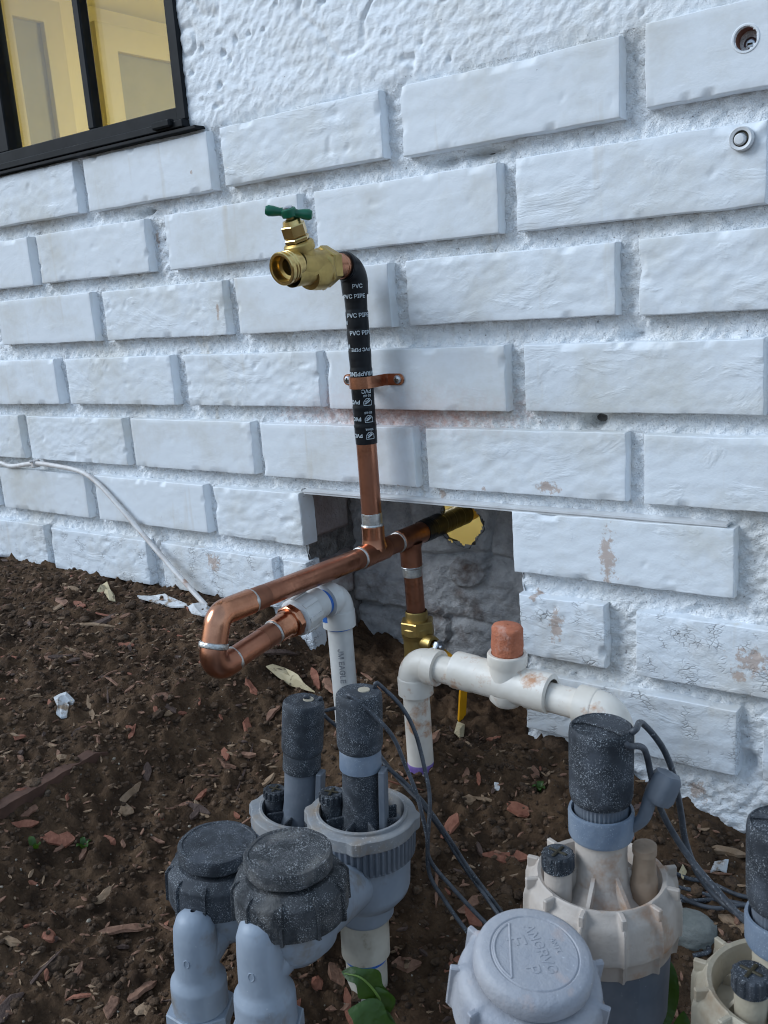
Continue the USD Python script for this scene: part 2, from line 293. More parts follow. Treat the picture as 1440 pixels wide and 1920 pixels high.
simple('wire_black', (.02, .023, .03), (.06, .066, .078), .5, scale=90, bump=.4, bscale=300, speck=(.34, .36, .38), speck_scale=700, speck_at=.60)
simple('cable_white', (.68, .66, .64), (.55, .50, .47), .5, scale=60, bump=.3, stain=(.40, .26, .20), stain_scale=40, stain_at=(.6, .7))
# earth and litter
look('soil', {'g': ('geometry', {}), 'n': ('noise_texture', {'scale': 26.0, 'detail': 8.0, 'roughness': .7}), 'r': ('rgb_ramp', {'ramp': [(.29, (.018, .0098, .0052)), (.46, (.070, .039, .021)), (.60, (.130, .076, .042)), (.78, (.20, .125, .073))]}),
    'kn': ('noise_texture', {'scale': 420.0, 'detail': 2.0}), 'kr': ('map_range', {'from_min': .70, 'from_max': .76, 'to_max': .75, 'clamp': True}), 'km': ('mix', {'color2': (.20, .165, .13)}),
    'ln': ('noise_texture', {'scale': 3.2, 'detail': 3.0}), 'lr': ('map_range', {'from_min': .40, 'from_max': .62, 'to_max': .55, 'clamp': True}), 'lm': ('mix', {'color2': (.120, .072, .040)}),
    'b1': ('noise_texture', {'scale': 130.0, 'detail': 8.0, 'roughness': .7}), 'b': ('bump', {'strength': 1.0, 'distance': .008}), 'p': ('principled_bsdf', {'roughness': .95, 'specular_ior_level': .25})},
    [('g.position', 'n.vector'), ('n.fac', 'r.fac'), ('g.position', 'ln.vector'), ('ln.fac', 'lr.value'), ('lr.result', 'lm.fac'), ('r.color', 'lm.color1'), ('g.position', 'kn.vector'), ('kn.fac', 'kr.value'), ('kr.result', 'km.fac'), ('lm.color', 'km.color1'), ('km.color', 'p.base_color'), ('g.position', 'b1.vector'), ('b1.fac', 'b.height'), ('b.normal', 'p.normal')])
simple('clod', (.042, .023, .012), (.115, .067, .037), .95, scale=70, bump=1., bscale=260, bdist=.004, detail=7, stain=(.105, .077, .053), stain_scale=30, stain_at=(.6, .7))
simple('pebble', (.16, .13, .095), (.34, .29, .23), .8, scale=90, bump=.4)
for nm, a, b in (('bark_red', (.19, .062, .034), (.29, .115, .068)), ('bark_brown', (.15, .070, .042), (.26, .14, .088)), ('bark_tan', (.20, .125, .070), (.30, .20, .125)), ('bark_dark', (.055, .032, .024), (.10, .06, .045))):
    simple(nm, a, b, .8, scale=120, bump=.8, bscale=260, bdist=.002, detail=6)
simple('dry_leaf', (.42, .34, .20), (.50, .42, .27), .75, scale=90, bump=.4, bscale=200, stain=(.12, .085, .05), stain_scale=110, stain_at=(.58, .66))
simple('paint_flake', (.60, .62, .64), (.46, .45, .44), .7, scale=60, bump=.6, stain=(.20, .14, .09), stain_scale=70, stain_at=(.54, .66))
simple('rotten_timber', (.055, .024, .014), (.09, .042, .026), .85, scale=60, bump=.6, bscale=160, bdist=.002)
simple('grey_stone', (.115, .125, .115), (.185, .19, .175), .8, scale=40, bump=.6, bscale=160, bdist=.003, speck=(.3, .3, .28), speck_scale=400, speck_at=.66)
look('green_leaf', {'g': ('geometry', {}), 'n': ('noise_texture', {'scale': 60.0, 'detail': 4.0}), 'm': ('mix', {'color1': (.018, .055, .005), 'color2': (.045, .10, .010)}), 'bn': ('noise_texture', {'scale': 160.0, 'detail': 3.0}), 'b': ('bump', {'strength': .5, 'distance': .002}),
    'p': ('principled_bsdf', {'roughness': .42}), 't': ('translucent_bsdf', {'color': (.06, .13, .01)}), 'x': ('mix_closure', {'fac': .25})},
    [('g.position', 'n.vector'), ('n.fac', 'm.fac'), ('m.color', 'p.base_color'), ('g.position', 'bn.vector'), ('bn.fac', 'b.height'), ('b.normal', 'p.normal'), ('p.BSDF', 'x.closure1'), ('t.BSDF', 'x.closure2')], surface='x.closure')
simple('leaf_vein', (.10, .17, .03), (.12, .2, .04), .5)
look('glass_pane', {'t': ('transparent_bsdf', {'color': (.93, .93, .88)}), 'gl': ('glossy_bsdf', {'roughness': .02}), 'x': ('mix_closure', {'fac': .075}),
    'g': ('geometry', {}), 'n': ('noise_texture', {'scale': 14.0, 'detail': 6.0, 'roughness': .7}), 'r': ('map_range', {'from_min': .35, 'from_max': .8, 'to_min': .002, 'to_max': .03, 'clamp': True}), 'd': ('diffuse_bsdf', {'color': (.5, .49, .42)}), 'y': ('mix_closure', {})},
    [('t.BSDF', 'x.closure1'), ('gl.BSDF', 'x.closure2'), ('g.position', 'n.vector'), ('n.fac', 'r.value'), ('r.result', 'y.fac'), ('x.closure', 'y.closure1'), ('d.BSDF', 'y.closure2')], surface='y.closure')
look('lamp_glow', {'e': ('emission', {'color': (1.0, .94, .70), 'strength': 42.0})}, [], surface='e.emission')

# ------------------------------------------------------------------ ground: one sheet of dug soil, sloping to the right and down into the valve pit
TX = np.array([[-3, .075], [-.8, .0725], [-.4, .071], [-.17, .055], [-.13, .034], [-.09, .010], [.02, .000], [.12, .014], [.22, -.034], [.31, -.046], [.40, -.068], [.6, -.080], [3, -.08]])
SX = np.array([[-3, .05], [-.45, .10], [-.1, .22], [.12, .36], [.5, .30], [.9, .15], [3, .05]])
def ground_base(x, y):
    x, y = np.asarray(x, float), np.asarray(y, float)
    s = np.interp(x, SX[:, 0], SX[:, 1]); run = np.clip(-y - .05, 0, .62)
    return np.interp(x, TX[:, 0], TX[:, 1]) - s * (.30 * np.tanh(run / .30)) - .045 * np.exp(-((x - .105) / .075) ** 2) / (1 + np.exp(-(y + .055) / .014)) - .035 * np.exp(-((x - .215) ** 2 + (y + .37) ** 2) / .0045)
def ground(x, y, fine=True):
    x, y = np.broadcast_arrays(np.asarray(x, float), np.asarray(y, float)); p = np.stack([x, y, np.zeros_like(x)], -1)
    z = ground_base(x, y) + .020 * (fbm(p * 7 + 3, 3, 1) - .5) + .012 * (fbm(p * 28, 3, 5) - .5)
    if fine:
        n = fbm(p * 95, 4, 9); z = z + .0150 * (n - .5) + .011 * np.maximum(fbm(p * 62, 2, 21) - .52, 0) * 2 + .006 * (fbm(p * 230, 2, 23) - .5)
    return z
def on_ground(px, lift=0.):
    r = ray(px); d = np.linspace(.35, 2.2, 900); q = CAM + d[:, None] * r
    below = q[:, 2] < ground(q[:, 0], q[:, 1], False); k = int(np.argmax(below)); p = q[k]
    return p + [0, 0, lift]
def axis_coords(lo, hi, step, far):
    mid = np.arange(lo, hi + 1e-9, step); g, s, out = [], step, hi
    while out < far: s *= 1.35; out += s; g.append(out)
    h, s, out = [], step, lo
    while out > -far: s *= 1.35; out -= s; h.append(out)
    return np.array(h[::-1] + list(mid) + g)
gx, gy = axis_coords(-.95, .62, .0026, 80), axis_coords(-.72, .12, .0026, 80)
GX, GY = np.meshgrid(gx, gy, indexing='ij')
a, b, c, d = grid_faces(len(gx), len(gy))
# the sheet stops under the house: behind the recess there is the room's own floor
GZ = ground(GX, GY); GZ = np.where(GY > .125, -.14, GZ)
solo('ground', trimesh.Trimesh(np.stack([GX, GY, GZ], -1).reshape(-1, 3), np.vstack([np.stack([a, b, c], 1), np.stack([a, c, d], 1)]), process=False), 'soil', 'dark brown dug garden soil sloping down towards the valves', kind='structure', smooth=True)

# ------------------------------------------------------------------ the wall
wall = thing('brick_wall', 'white painted brick wall with raised bricks, rough mortar joints and stucco above', 'wall')
P = .085; ZT = [.65, .565, .482, .394, .310, .226, .138, .053]; H = .0655
HX0, HX1, HZ = -.113, .176, .2285    # the broken-out recess
def brick_mesh(x0, x1, z0, z1, seed, depth=.03, rough=.5, step=.0028, hole=None):
    L = [(0, depth), (0, .0022), (.0004, .0007), (.0012, 0)]
    xs = [(x0 + q, y) for q, y in L] + [(q, 0) for q in np.linspace(x0 + .006, x1 - .006, max(4, int((x1 - x0) / step)))] + [(x1 - q, y) for q, y in L[::-1]]
    zs = [(z0 + q, y) for q, y in L] + [(q, 0) for q in np.linspace(z0 + .006, z1 - .006, max(4, int((z1 - z0) / step)))] + [(z1 - q, y) for q, y in L[::-1]]
    X, Z = np.meshgrid([q[0] for q in xs], [q[0] for q in zs], indexing='ij'); Y = np.maximum.outer([q[1] for q in xs], [q[1] for q in zs])
    Q = np.stack([X, 0 * X, Z], -1); s = seed * 7.31
    edge = np.minimum(np.minimum(X - x0, x1 - X), np.minimum(Z - z0, z1 - Z))
    X2 = X + .0020 * (fbm(Q * 38 + s, 3, 2) - .5) + .003 * (fbm(Q * 11 + s + 3, 2, 7) - .5)
    Z2 = Z + .0020 * (fbm(Q * 34 + s + 9, 3, 4) - .5) + .003 * (fbm(Q * 9 + s + 5, 2, 8) - .5)
    Y2 = Y - .0016 * (fbm(Q * 9 + s, 2, 3) - .5) - .0016 * rough * (fbm(Q * np.array([70, 70, 110]) + s, 3, 6) - .5)
    dent = np.clip(noise(Q * np.array([85, 1, 85]) + s, 19) - .80, 0, 1) * 5 * (noise(Q * 15 + s, 23) > .5); Y2 = Y2 + .0016 * rough * dent
    chip = np.clip(fbm(Q * 55 + s, 2, 17) - .62, 0, 1) * 6 * np.clip(1 - edge / .006, 0, 1); Y2 = Y2 + .0035 * chip * (Y < .02)
    Y2 += .0016 * ((seed * 37 % 11) / 10 - .5)
    a, b, c, d = grid_faces(len(xs), len(zs)); V = np.stack([X2, Y2, Z2], -1).reshape(-1, 3)
    if hole is not None:
        mid = (V[a] + V[c]) / 2; kp = np.hypot(mid[:, 0] - hole[0], mid[:, 2] - hole[2]) > .0092; a, b, c, d = a[kp], b[kp], c[kp], d[kp]
    F = np.vstack([np.stack([a, b, c], 1), np.stack([a, c, d], 1)])
    return trimesh.Trimesh(V, F, process=False)
SCREW = atY((1398, 72), .0)
ROW = {0: [(-.685, -.456), (-.435, -.203), (-.181, .046), (.070, .298), (.320, .548)],
       1: [(-.808, -.580), (-.560, -.330), (-.293, -.075), (-.051, .175), (.194, .419), (.441, .668)],
       2: [(-.680, -.457), (-.433, -.204), (-.182, .042), (.063, .291), (.312, .540)],
       3: [(-.785, -.560), (-.535, -.313), (-.287, -.066), (-.052, .1755), (.1955, .420), (.443, .668)],
       4: [(-.896, -.673), (-.653, -.426), (-.407, -.182), (-.166, .0605), (.075, .298), (.315, .542)],
       5: [(-.995, -.772), (-.750, -.531), (-.506, -.278), (-.261, HX0), (HX1, .398), (.430, .656)],
       6: [(-.880, -.652), (-.635, -.409), (-.379, -.168), (-.152, HX0), (.180, .274), (.306, .532)],
       7: [(-.470, -.243), (-.226, HX0), (.183, .402), (.425, .652)]}
TOPSHIFT = {(0, 4): .004, (1, 4): 0, (6, 5): -.002}
k = 0
for i, row in ROW.items():
    for j, (x0, x1) in enumerate(row):
        k += 1
        by_hole = i >= 5 and (x1 == HX0)
        rough = random.choice([.3, .5, .9, 1.4]); mat = 'painted_brick' if rough < .8 else 'painted_brick_rough'
        if i >= 6: mat, rough = 'painted_brick_crackled', 1.3
        z1 = ZT[i] + random.uniform(-.001, .001) + TOPSHIFT.get((i, j), 0); z0 = z1 - H + random.uniform(-.0012, .0012)
        m = brick_mesh(x0, x1, z0, z1, k, .03 if not by_hole else .026, rough, hole=SCREW if (i, j) == (0, 4) else None)
        if by_hole:   # the broken-out edge: the brick's bare end runs back into the recess
            part('brick', m, mat, wall, True)
            nn = 22; yy = np.linspace(.004, .098, nn); zz = np.linspace(z0 + .001, z1 - .001, 16); Yg, Zg = np.meshgrid(yy, zz, indexing='ij'); Q = np.stack([Yg * 0 + i, Yg, Zg], -1)
            Xg = HX0 - .0008 + .006 * (fbm(Q * 40, 3, 31 + i) - .5) - .004 * (Yg < .006); Xg[:, 0] -= .02; Xg[:, -1] -= .02; Xg[-1] -= .02
            a, b, c, d = grid_faces(nn, 16)
            part('brick_end', trimesh.Trimesh(np.stack([Xg, Yg, Zg], -1).reshape(-1, 3), np.vstack([np.stack([a, b, c], 1), np.stack([a, c, d], 1)]), process=False), 'bare_brick', wall, True, label='bare unpainted brown end of a cut brick in the recess')
        else:
            part('brick', m, mat, wall, True)
# mortar and stucco sheet, truly rough
WX0, WX1, WZ = -.245, -1.28, .668    # window opening: right edge, left edge, bottom
PITS = [(.150, .577, .022, .004, .020), (.11, .576, .012, .005, .016), (.262, .319, .009, .006, .035), (-.34, .575, .012, .004, .025), (.17, .31, .006, .02, .0), (.408, -.002, .009, .010, .02), (.30, .395, .008, .02, .006), (.305, .399, .012, .004, .012)]
def wall_depth(X, Z):
    Q = np.stack([X, 0 * X, Z], -1)
    top = 1 / (1 + np.exp(-(Z - .652 - .006 * (noise(Q * 20, 3) - .5)) / .004))
    joint = .0135 + .0050 * (fbm(Q * 60, 3, 41) - .5) + .0075 * (fbm(Q * 170, 3, 43) - .5) + .004 * (fbm(Q * 12, 2, 44) - .5)
    cr = 1 - np.abs(2 * fbm(Q * 9 + 4, 3, 51) - 1); ck = np.clip((cr - .965) / .035, 0, 1) * (noise(Q * 7, 53) > .5)
    pit = np.clip(noise(Q * 95, 55) - .80, 0, 1) * 5 * (noise(Q * 16, 57) > .45)
    knock = np.clip(fbm(Q * 52 + 7.3, 4, 46) - .5, -.10, .02)
    stucco = .0045 - .0032 * knock + .0034 * (fbm(Q * 150, 3, 48) - .5) + .004 * (fbm(Q * 5, 2, 49) - .5) + .003 * ck + .006 * pit
    low = np.clip((-.012 - Z) / .02, 0, 1); base = joint * (1 - top) + stucco * top - low * .004
    for px, pz, rx, rz, dp in PITS: base = base + dp * np.exp(-((X - px) / rx) ** 2 - ((Z - pz) / rz) ** 2)
    return base
def wall_sheet(xs, zs, holes=()):
    X, Z = np.meshgrid(xs, zs, indexing='ij'); V = np.stack([X, wall_depth(X, Z), Z], -1).reshape(-1, 3)
    a, b, c, d = grid_faces(len(xs), len(zs)); mx, mz = (V[a, 0] + V[c, 0]) / 2, (V[a, 2] + V[c, 2]) / 2
    keep = np.ones(len(a), bool)
    for x0, x1, z0, z1 in holes: keep &= ~((mx > x0) & (mx < x1) & (mz > z0) & (mz < z1))
    a, b, c, d = a[keep], b[keep], c[keep], d[keep]
    return trimesh.Trimesh(V, np.vstack([np.stack([a, b, c], 1), np.stack([a, c, d], 1)]), process=False)
xs, zs = np.arange(-.82, .545, .0024), np.arange(-.16, .655, .0024)
part('mortar', wall_sheet(xs, zs, [(HX0 - .004, HX1 + .003, -1, HZ)]), 'painted_mortar', wall, True)
zs2 = np.arange(zs[-1], .955, .0024)
part('stucco', wall_sheet(xs[xs > WX0 - .003], zs2), 'painted_stucco', wall, True)
# coarser stretches of the same wall out of the photograph
part('stucco', wall_sheet(np.arange(-2.6, xs[0] + .001, .012)[::1], np.arange(-.16, WZ, .012)), 'painted_stucco', wall, True)
part('stucco', wall_sheet(np.arange(xs[-1], 2.2, .012), np.arange(-.16, 2.6, .012)), 'painted_stucco', wall, True)
part('stucco', wall_sheet(np.arange(WX0, xs[-1] + .012, .012), np.arange(zs2[-1], 2.6, .012)), 'painted_stucco', wall, True)
part('stucco', wall_sheet(np.arange(-2.6, WX0 + .012, .012), np.arange(1.72, 2.6, .012)), 'painted_stucco', wall, True)
part('stucco', wall_sheet(np.arange(-2.6, WX1, .012), np.arange(WZ, 1.73, .012)), 'painted_stucco', wall, True)
core = [((-2.6, .034, -.3), (HX0 - .010, .16, .655)), ((HX1 + .008, .034, -.3), (2.2, .16, .655)), ((HX0 - .010, .034, HZ + .004), (HX1 + .008, .16, .655)),
        ((WX0 + .006, .034, .655), (2.2, .16, 2.6)), ((-2.6, .034, 1.72), (WX0 + .006, .16, 2.6)), ((-2.6, .034, .655), (WX1, .16, 1.72))]
part('core', cat_(*[boxm(np.array(p), np.array(q)) for p, q in core]), 'bare_mortar', wall, False)
# recess: back face with the irregular hole, its left cheek between the brick ends, the steel strip over it
HC = np.array([.049, .178])
def recess_back():
    xs, zs = np.arange(HX0 - .012, HX1 + .01, .0024), np.arange(-.16, HZ + .006, .0024); X, Z = np.meshgrid(xs, zs, indexing='ij'); Q = np.stack([X, 0 * X, Z], -1)
    Y = .105 - .010 * (fbm(Q * 30, 3, 61) - .5) - .006 * (fbm(Q * 130, 3, 62) - .5)
    for z0, w in ((.135, 0), (.052, .5), (.215, .3)):    # joints of the inner leaf, half filled
        zc = z0 + .012 * (noise(Q * np.array([14, 1, 1]) + w, 64) - .5); Y = Y + .012 * np.exp(-((Z - zc) / .0045) ** 2) * (.3 + .9 * noise(Q * 25 + w, 66))
    Y = Y + .010 * np.exp(-((X - .088 - .25 * (Z - .17)) / .004) ** 2) * (Z > .135) + .010 * np.exp(-((X + .03) / .004) ** 2) * (Z > .15)
    Y = Y - .006 * (noise(Q * np.array([20, 1, 26]), 68) > .62) * (Z < .13)
    a, b, c, d = grid_faces(len(xs), len(zs)); V = np.stack([X, Y, Z], -1).reshape(-1, 3)
    m = (V[a] + V[c]) / 2; ang = np.arctan2(m[:, 2] - HC[1], m[:, 0] - HC[0]); rr = np.hypot((m[:, 0] - HC[0]) * .95, (m[:, 2] - HC[1]))
    keep = rr > .0272 + .0022 * np.sin(5 * ang + 1) + .0012 * np.sin(11 * ang)
    a, b, c, d = a[keep], b[keep], c[keep], d[keep]
    return trimesh.Trimesh(V, np.vstack([np.stack([a, b, c], 1), np.stack([a, c, d], 1)]), process=False)
part('recess_back', recess_back(), 'old_plaster', wall, True, label='grey crumbling plaster at the back of the recess')
wobble = lambda a: .0292 + .0022 * np.sin(5 * a + 1) + .0012 * np.sin(11 * a)
part('hole_edge', lathe([(wobble, 0), (lambda a: wobble(a) + .002, .008), (lambda a: wobble(a) + .006, .018)], (HC[0], .103, HC[1]), (0, 1, 0), 44, (1, 0, 0)), 'bare_mortar', wall, True)
yy, zz = np.linspace(.012, .112, 40), np.linspace(-.16, HZ, 110); Yg, Zg = np.meshgrid(yy, zz, indexing='ij'); Q = np.stack([Yg * 0, Yg, Zg], -1)
Xg = HX0 - .006 + .010 * (fbm(Q * 60, 3, 71) - .5); a, b, c, d = grid_faces(40, 110)
part('recess_cheek', trimesh.Trimesh(np.stack([Xg, Yg, Zg], -1).reshape(-1, 3), np.vstack([np.stack([a, b, c], 1), np.stack([a, c, d], 1)]), process=False), 'bare_mortar', wall, True)
Xg = HX1 + .004 + .008 * (fbm(Q * 60 + 5, 3, 72) - .5)
part('recess_cheek', trimesh.Trimesh(np.stack([Xg, Yg, Zg], -1).reshape(-1, 3), np.vstack([np.stack([a, b, c], 1), np.stack([a, c, d], 1)]), process=False), 'bare_mortar', wall, True)
part('lintel', cat_(boxm(np.array((-.105, -.001, HZ)), np.array((.391, .100, HZ + .0022))), boxm(np.array((-.105, .0005, HZ - .0028)), np.array((.391, .003, HZ - .0001)))), 'white_metal', wall, False, label='thin white painted steel strip over the recess')

# ------------------------------------------------------------------ window
win = thing('window', 'black metal framed window with yellow lit room behind', 'window', (-.75, .02, WZ))
ZW = 1.72
part('bottom_rail', cat_(boxm(np.array((WX1, -.006, .6585)), np.array((-.2345, .010, .667)), .001), boxm(np.array((WX1, .004, .667)), np.array((-.252, .018, .6835)), .0015), boxm(np.array((WX1, .010, .656)), np.array((-.236, .05, .667)))), 'window_black', win, 30)
part('stile', cat_(boxm(np.array((-.2505, .000, .667)), np.array((-.2335, .030, ZW)), .0015), boxm(np.array((-.2555, .008, .6835)), np.array((-.2507, .03, ZW)), .001)), 'window_black', win, 30)
part('stile', boxm(np.array((-.640, .006, .6835)), np.array((-.600, .030, ZW)), .0015), 'window_black', win, 30)
part('muntin', boxm(np.array((-.4225, .006, .6836)), np.array((-.4085, .0215, ZW)), .002), 'window_black', win, 30)
part('latch', boxm(np.array((-.2835, -.0115, .6605)), np.array((-.251, -.0005, .6695)), .002), 'window_black', win, 30)
part('sill_lip', boxm(np.array((WX1, -.0075, .6535)), np.array((-.213, .02, .6565))), 'window_black', win, False)
for x0, x1 in ((-.4085, -.2555), (-.600, -.4225), (-.95, -.640), (WX1, -.99)):
    part('pane', boxm(np.array((x0, .020, .6836)), np.array((x1, .0235, ZW))), 'glass_pane', win, False)
part('stile', boxm(np.array((-.99, .006, .6835)), np.array((-.95, .030, ZW)), .0015), 'window_black', win, 30)
part('reveal', cat_(boxm(np.array((-.2445, .0302, .667)), np.array((-.2395, .16, ZW))), boxm(np.array((WX1, .0502, .655)), np.array((-.2447, .16, .6665)))), 'interior_trim', win, False)

# ------------------------------------------------------------------ the lit room behind
RX = -3.4
CEIL = float((atX((165, 0), RX)[2] + atX((325, 58), RX)[2]) / 2)
solo('interior_wall', boxm(np.array((RX - .1, .16, -.1)), np.array((RX, 6, CEIL))), 'interior_yellow', 'plain yellow wall of the room behind the window', kind='structure', smooth=False)
solo('interior_wall', boxm(np.array((RX, 5.2, -.1)), np.array((3, 5.3, CEIL))), 'interior_yellow', kind='structure', smooth=False)
solo('interior_wall', boxm(np.array((2.2, .16, -.1)), np.array((2.3, 5.2, CEIL))), 'interior_yellow', kind='structure', smooth=False)
solo('interior_ceiling', boxm(np.array((RX - .1, .16, CEIL)), np.array((3, 6, CEIL + .1))), 'interior_white', kind='structure', smooth=False)
solo('interior_floor', boxm(np.array((RX, .165, .02)), np.array((2.2, 5.2, .04))), 'interior_floor', kind='structure', smooth=False)
def door(a, b, label, trim=.10, low=None):
    """A door on the room's side wall, between the sight points a (near top corner) and b (far top corner)."""
    A, B = atX(a, RX), atX(b, RX); z = (A[2] + B[2]) / 2; y0, y1 = A[1], B[1]
    t = thing('interior_door', label, 'door', (RX, (y0 + y1) / 2, .04))
    part('door_leaf', boxm(np.array((RX + .002, y0, .05)), np.array((RX + .03, y1, z))), 'interior_olive', t, False)
    part('door_frame', cat_(boxm(np.array((RX + .002, y0 - trim, .05)), np.array((RX + .06, y0, z + trim))), boxm(np.array((RX + .002, y1, .05)), np.array((RX + .06, y1 + trim, z + trim))), boxm(np.array((RX + .002, y0, z)), np.array((RX + .06, y1, z + trim)))), 'interior_trim', t, False)
    return t
door((205, 92), (345, 135), 'dull olive doorway seen through the right window pane', .12)
door((8, 32), (68, 48), 'dull olive doorway seen through the left window pane', .10)
lamp = solo('ceiling_lamp', lathe([(0, 0), (.22, 0), (.24, .03), (.24, .06), (0, .06)], (-1.9, 3.2, CEIL - .07), (0, 0, 1), 28), 'lamp_glow', 'round glowing ceiling lamp inside the room', 'lamp')

# ------------------------------------------------------------------ copper pipework
RP, RF = .0111, .0127
PX = .017
TEE2, TEE1 = np.array([PX, -.028, .1735]), np.array([PX, .041, .1730])
E1, E2 = np.array([PX, -.267, .1785]), np.array([PX, -.286, .1265])
ELB = np.array([PX, -.027, .4818])
cw = thing('copper_pipework', 'copper water pipe looping out of the wall, with a tee riser up the bricks', 'pipe', (PX, 0, .0))
part('riser', cyl((PX, -.028, .19), (PX, -.027, .46), RP, 40), 'copper', cw)
# riser tee
part('tee', cat_(cyl(TEE2 + [0, -.026, 0], TEE2 + [0, .020, 0], RF, 40), lathe([(RF, 0), (RF + .0006, .004), (RF, .010), (RF, .030), (RF - .0012, .0312)], TEE2, (0, 0, 1), 40), lathe([(RF + .002, .006), (RF + .0006, .011), (RF, .016)], TEE2, (0, 0, 1), 40)), 'copper_bright', cw)
part('solder_ring', ring(TEE2 + [0, 0, .0312], (0, 0, 1), RP, .004, .0016), 'solder', cw)
part('solder_smear', lathe([(RP + .0003, 0), (RP + .0004, .012), (RP + .0002, .0125)], TEE2 + [0, 0, .0325], (0, 0, 1), 36), 'solder', cw)
part('solder_ring', ring(TEE2 + [0, -.0265, 0], (0, 1, 0), RP, .004, .0014), 'solder', cw)
# run from the wall to the front bend
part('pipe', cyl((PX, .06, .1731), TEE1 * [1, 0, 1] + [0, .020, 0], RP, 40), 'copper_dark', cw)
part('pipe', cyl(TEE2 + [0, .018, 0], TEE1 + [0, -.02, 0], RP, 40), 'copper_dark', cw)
part('tee', cat_(cyl(TEE1 + [0, -.024, 0], TEE1 + [0, .030, 0], RF, 40), lathe([(RF + .002, .006), (RF + .0006, .011), (RF, .016), (RF, .034), (RF - .0012, .0352)], TEE1, (0, .02, -1), 40)), 'copper', cw)
part('solder_ring', ring(TEE1 + [0, -.0245, 0], (0, 1, 0), RP, .004, .0013), 'solder', cw)
part('pipe', cyl(TEE2 + [0, -.024, 0], E1 + [0, .042, -.0007], RP, 40), 'copper', cw)
u = unit(E1 - TEE2)
part('elbow', tube(bend(E1 - u * .041, E1, (E1 + E2) / 2 + unit(E2 - E1) * -.001, .0140), RF - .0004, 32), 'copper_bright', cw)
part('oxide_band', lathe([(RP + .0002, 0), (RP + .00035, .001), (RP + .0003, .019), (RP, .02)], E1 - u * .042, -u, 36), 'copper_dark', cw)
part('solder_ring', ring(E1 - u * .0415, u, RP, .006, .0013), 'solder', cw)
part('solder_ring', ring((E1 + E2) / 2 + unit(E2 - E1) * .0006, unit(E2 - E1), RF + .0002, .0062, .0011), 'solder', cw)
AD = np.array([PX, -.198, .1375]); v = unit(AD - E2)
part('elbow', tube(bend((E1 + E2) / 2 + unit(E2 - E1) * .002, E2, E2 + v * .031, .0135), RF - .0004, 32), 'copper', cw)
part('solder_ring', ring(E2 + v * .031, v, RP, .006, .0013), 'solder', cw)
part('pipe', cyl(E2 + v * .028, AD + v * .008, RP, 40), 'copper', cw)
part('oxide_band', lathe([(RP + .0002, 0), (RP + .0004, .001), (RP + .0003, .016), (RP, .0165)], AD - v * .0175, v, 36), 'copper_dark', cw)
part('oxide_band', lathe([(RP + .0002, 0), (RP + .0004, .001), (RP + .0003, .010), (RP, .0105)], TEE2 + [0, -.039, .0001], (0, 1, .0), 36), 'copper_dark', cw)
part('solder_ring', ring(AD, v, RP, .0045, .0014), 'solder', cw)
part('threaded_adapter', cat_(lathe([(RP, 0), (RF, .001), (RF, .015), (RF + .0012, .0165), (RF + .0012, .020), (RF + .0008, .0215)], AD, v, 40), hexa(AD + v * .0215, AD + v * .030, .0172, 8), cyl(AD + v * .030, AD + v * .0345, .0150)), 'copper_bright', cw)
# branch down to the valve
part('drop_pipe', cyl(TEE1 + [0, .001, -.02], (PX, .044, .078), RP, 40), 'copper', cw)
part('solder_ring', ring(TEE1 + [0, .0006, -.0355], (0, 0, 1), RP, .004, .0014), 'solder', cw)
part('solder_smear', lathe([(RP + .0003, 0), (RP + .0004, .009), (RP, .0095)], TEE1 + [0, .0007, -.047], (0, 0, 1), 36), 'solder', cw)
# black tape over riser, top elbow and the pipe through the wall
def tape(path, r, turns, seed):
    P = catmull(path, 12) if len(path) > 2 else np.linspace(path[0], path[1], 90)
    s = np.linspace(0, 1, len(P)); rr = r + .0005 * ((s * turns) % 1.0) + .00025 * (noise(np.stack([s * 40, 0 * s, 0 * s + seed], 1), 3) - .5)
    return tube(P, rr, 36)
part('tape_wrap', tape([(PX, -.0272, .2955), (PX, -.027, .4565)], .0117, 8, 1), 'black_tape', cw, 60)
part('tape_wrap', tube(bend((PX, -.027, .452), ELB, (PX, -.0435, .4818), .017, 14), np.r_[.0136, np.full(14, .0142), .0138], 36), 'black_tape', cw, 60)
part('tape_flap', lathe([(.0139, 0), (.0146, .0005), (.0148, .004), (.0139, .0045)], (PX, -.0432, .4818), (0, 1, 0), 36), 'black_tape', cw)
part('tape_wrap', tape([(PX, .066, .1731), (PX, .165, .1733)], .0134, 5, 2), 'black_tape', cw, 60)
part('pipe_end', cyl((PX, .164, .1733), (PX, .185, .1734), .0122, 36), 'brass', cw)
def wrap_text(text, height, ang0, z, r, flip=False, axis_o=(PX, -.0271)):
    """Print on the tape: lettering bent round the riser; ang0 is the heading (from +x) of its start."""
    m = meshkit.text_mesh(text, height, .0002, bold=True); m = m.subdivide().subdivide(); V = np.array(m.vertices)
    if flip: V[:, :2] = V[:, :2].max(0) + V[:, :2].min(0) - V[:, :2]
    a = ang0 + V[:, 0] / r; rr = r + V[:, 2]
    return trimesh.Trimesh(np.stack([axis_o[0] + rr * np.cos(a), axis_o[1] + rr * np.sin(a), z + V[:, 1]], 1), m.faces, process=False)
RT = .01245
view = math.atan2(CAM[1] + .027, CAM[0] - PX)     # heading of the viewer, seen from the riser
